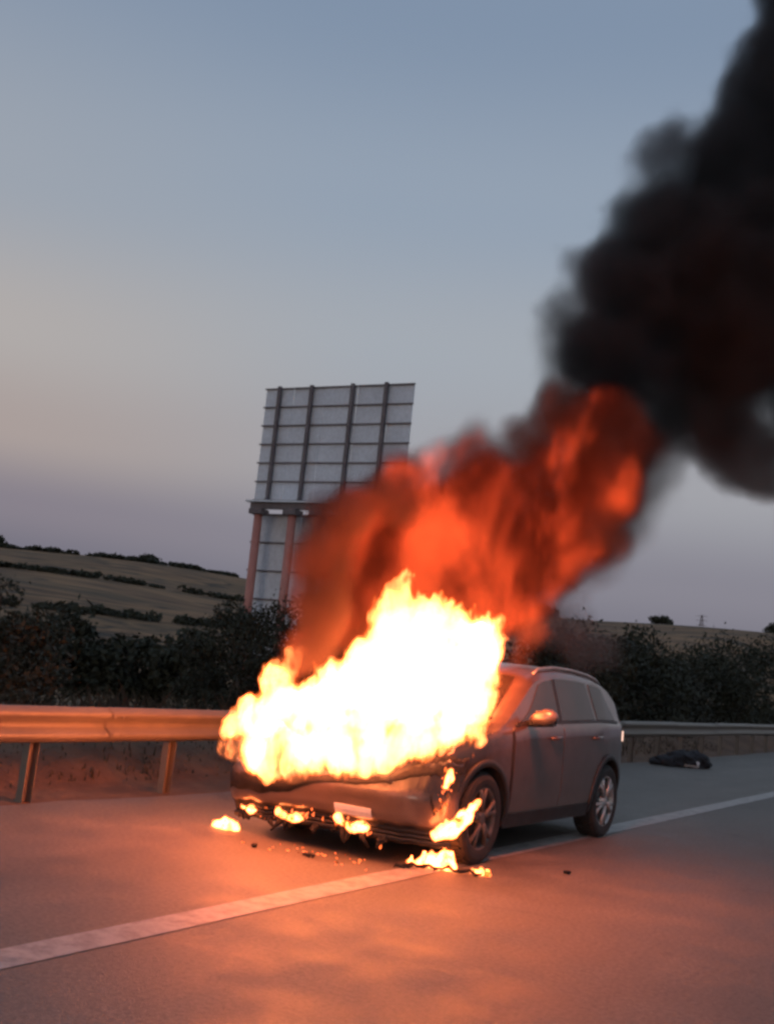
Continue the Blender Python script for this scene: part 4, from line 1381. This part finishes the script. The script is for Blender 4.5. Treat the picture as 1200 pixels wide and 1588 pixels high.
small_fire('ground_flame', (-3.58, 7.66, 0.0), [(-0.05, 0, 0.03, 0.022), (0.0, 0, 0.05, 0.026), (0.06, 0, 0.03, 0.018)],
           'tiny flame on the asphalt, rightmost of the small flames', 3.0)

def streak(name, pts, rad, label, seed):
    sp_ = []
    for i in range(len(pts) - 1):
        for k in range(6):
            t = k / 6
            p = Vector(pts[i]).lerp(Vector(pts[i + 1]), t)
            sp_.append((*p, rad[i] * (1 - t) + rad[i + 1] * t))
    o = hull(name, [(x, y, z, r * 0.55) for x, y, z, r in sp_], 0.009, seed, 0.02, 12, 0.016, 30, 1.0, 0.6)
    o.data.materials.clear()
    o.data.materials.append(M['small_flame'])
    g_ = hull('burning_gas', sp_, 0.011, seed, 0.03, 11, 0.02, 25, 1.9, 0.8)
    fog(g_, M['small_gas'], 0.011, 0.045)
    g_.parent = o
    g_['kind'] = 'stuff'
    return tag(o, label, 'flame', 'small flames under the front of the car')
streak('corner_flame', [(-3.611, 7.571, 0.512), (-3.635, 7.454, 0.41), (-3.673, 7.325, 0.323), (-3.788, 7.266, 0.245)], [0.012, 0.03, 0.034, 0.012], 'diagonal flame licking the bumper corner beside the front wheel', 4.0)

def on_bumper(u, z, off=0.02):
    p = bumper_pt(u, 0.0, off, z, z + 0.1)
    return CAR.matrix_basis @ Vector(p)
for (us, zs_, rd, lb) in (((0.525, 0.56, 0.60), (0.25, 0.21, 0.235), [0.012, 0.022, 0.012], 'ragged flame in the lower grille just below the number plate'),
                          ((0.37, 0.41, 0.455), (0.225, 0.20, 0.215), [0.010, 0.018, 0.008], 'small flame in the lower grille left of the number plate'),
                          ((0.20, 0.245, 0.28), (0.24, 0.21, 0.23), [0.007, 0.014, 0.008], 'small flame at the drooping left end of the lower grille'),
                          ((0.925, 0.935, 0.925), (0.60, 0.655, 0.71), [0.012, 0.018, 0.010], 'small flame on top of the bumper corner above the front wheel')):
    streak('bumper_flame', [tuple(on_bumper(u, z, 0.03)) for u, z in zip(us, zs_)], rd, lb, us[0] * 31)

# embers caught in the lower intake and dripping from the torn bumper: too many and too small to count
eb = bmesh.new()
q = random.Random(21)
def ember(p, r):
    d = Vector((q.uniform(-0.7, 0.7), q.uniform(-0.4, 0.1), -1.0)).normalized() if p[2] > 0.05 else Vector((q.uniform(-1, 1), q.uniform(-1, 1), 0.1)).normalized()
    rot = d.to_track_quat('Z', 'Y').to_matrix().to_4x4()
    mtx = Matrix.Translation(p) @ rot @ Matrix.Diagonal((r * q.uniform(0.4, 1.0), r * q.uniform(0.4, 1.0), r * q.uniform(1.0, 3.2), 1))
    ret = bmesh.ops.create_icosphere(eb, subdivisions=1, radius=1.0, matrix=mtx)
    for v in ret['verts']:
        v.co += Vector((q.uniform(-1, 1), q.uniform(-1, 1), q.uniform(-1, 1))) * r * 0.5
for (u0, u1, z0, z1, cnt, r0, r1) in ((0.50, 0.62, 0.17, 0.29, 26, 0.003, 0.009), (0.36, 0.46, 0.19, 0.27, 12, 0.003, 0.009), (0.22, 0.50, 0.18, 0.33, 26, 0.003, 0.008),
                                      (0.88, 0.97, 0.42, 0.72, 30, 0.003, 0.009), (0.60, 0.64, 0.1, 0.16, 5, 0.008, 0.014)):
    for _ in range(cnt):
        ember(on_bumper(q.uniform(u0, u1), q.uniform(z0, z1)), q.uniform(r0, r1))
for _ in range(30):
    ember((q.gauss(-4.55, 0.35), q.gauss(7.10, 0.10), 0.006), q.uniform(0.003, 0.009))
me = bpy.data.meshes.new('embers'); eb.to_mesh(me); eb.free()
me.materials.append(M['ember'])
tag(link('embers', me), 'glowing embers and sparks stuck in the burning lower bumper', 'embers', None, 'stuff')

# bits of charred plastic fallen to the asphalt
cb = [(-3.92, 7.42, 0.16, 0.5), (-3.66, 7.52, 0.20, 0.2), (-4.02, 7.30, 0.09, 1.0), (-4.62, 6.98, 0.06, 0.3), (-5.05, 6.9, 0.05, 2.0), (-3.2, 8.4, 0.04, 1.1)]
lbs = ['twisted strip of charred plastic before the flame pool on the asphalt', 'charred plastic strip beneath the rightmost tiny flame', 'curled black plastic scrap nearest to the road line before the car',
       'small black scrap on the asphalt below the number plate', 'small black scrap on the asphalt left of the number plate', 'tiny dark scrap on the asphalt beside the near sill']
for (x, y, L_, a), lb in zip(cb, lbs):
    b = MB()
    pts = []
    for k in range(7):
        t = k / 6 - 0.5
        pts.append((t * L_ * 1.6, 0.035 * math.sin(k * 1.9) * L_ / 0.16, 0.012 + 0.02 * abs(math.sin(k * 1.3)) * L_ / 0.16))
    b.tube(pts, [0.006, 0.014, 0.011, 0.017, 0.012, 0.014, 0.005], 6)
    o = b.build('charred_scrap', M['char'], None, True)
    o.location = (x, y, 0); o.rotation_euler = (0, 0, a)
    tag(o, lb, 'debris', 'charred scraps on the asphalt')

# crumpled black heap on the shoulder, a white patch at its front
hp = [(-6.62, 22.1, 0.10, 0.16), (-6.50, 22.3, 0.13, 0.20), (-6.38, 22.5, 0.17, 0.22), (-6.25, 22.75, 0.18, 0.24), (-6.17, 22.9, 0.14, 0.18), (-6.75, 21.95, 0.05, 0.08)]
o = hull('crumpled_bag', hp, 0.03, 2.2, 0.09, 4.5, 0.07, 8.0, 1.0, 0.0, 1.0)
for v in o.data.vertices: v.co.z = max(0.003, v.co.z * 0.74)
o.data.materials.clear(); o.data.materials.append(M['cloth'])
tag(o, 'crumpled black bag with a white patch lying on the shoulder', 'bag')
w = hull('white_patch', [(-6.28, 22.36, 0.08, 0.07), (-6.22, 22.46, 0.09, 0.08), (-6.15, 22.56, 0.07, 0.065)], 0.02, 6.0, 0.03, 7, 0.02, 15, 1.0, 0, 1.0)
w.data.materials.clear(); w.data.materials.append(M['white_cloth'])
w.parent = o


# added firelight lamps: one outside the flames for the car side, one in gas
for loc, pw_, rad_ in (((-3.50, 8.25, 1.95), 210, 0.25), ((-5.12, 6.92, 1.02), 165, 0.34)):
    fl = bpy.data.lights.new('firelight', 'POINT')
    fl.energy = pw_
    fl.color = (1.0, 0.175, 0.055)
    fl.shadow_soft_size = rad_
    flo = bpy.data.objects.new('firelight', fl)
    C.objects.link(flo)
    flo.location = loc
    flo.parent = fire
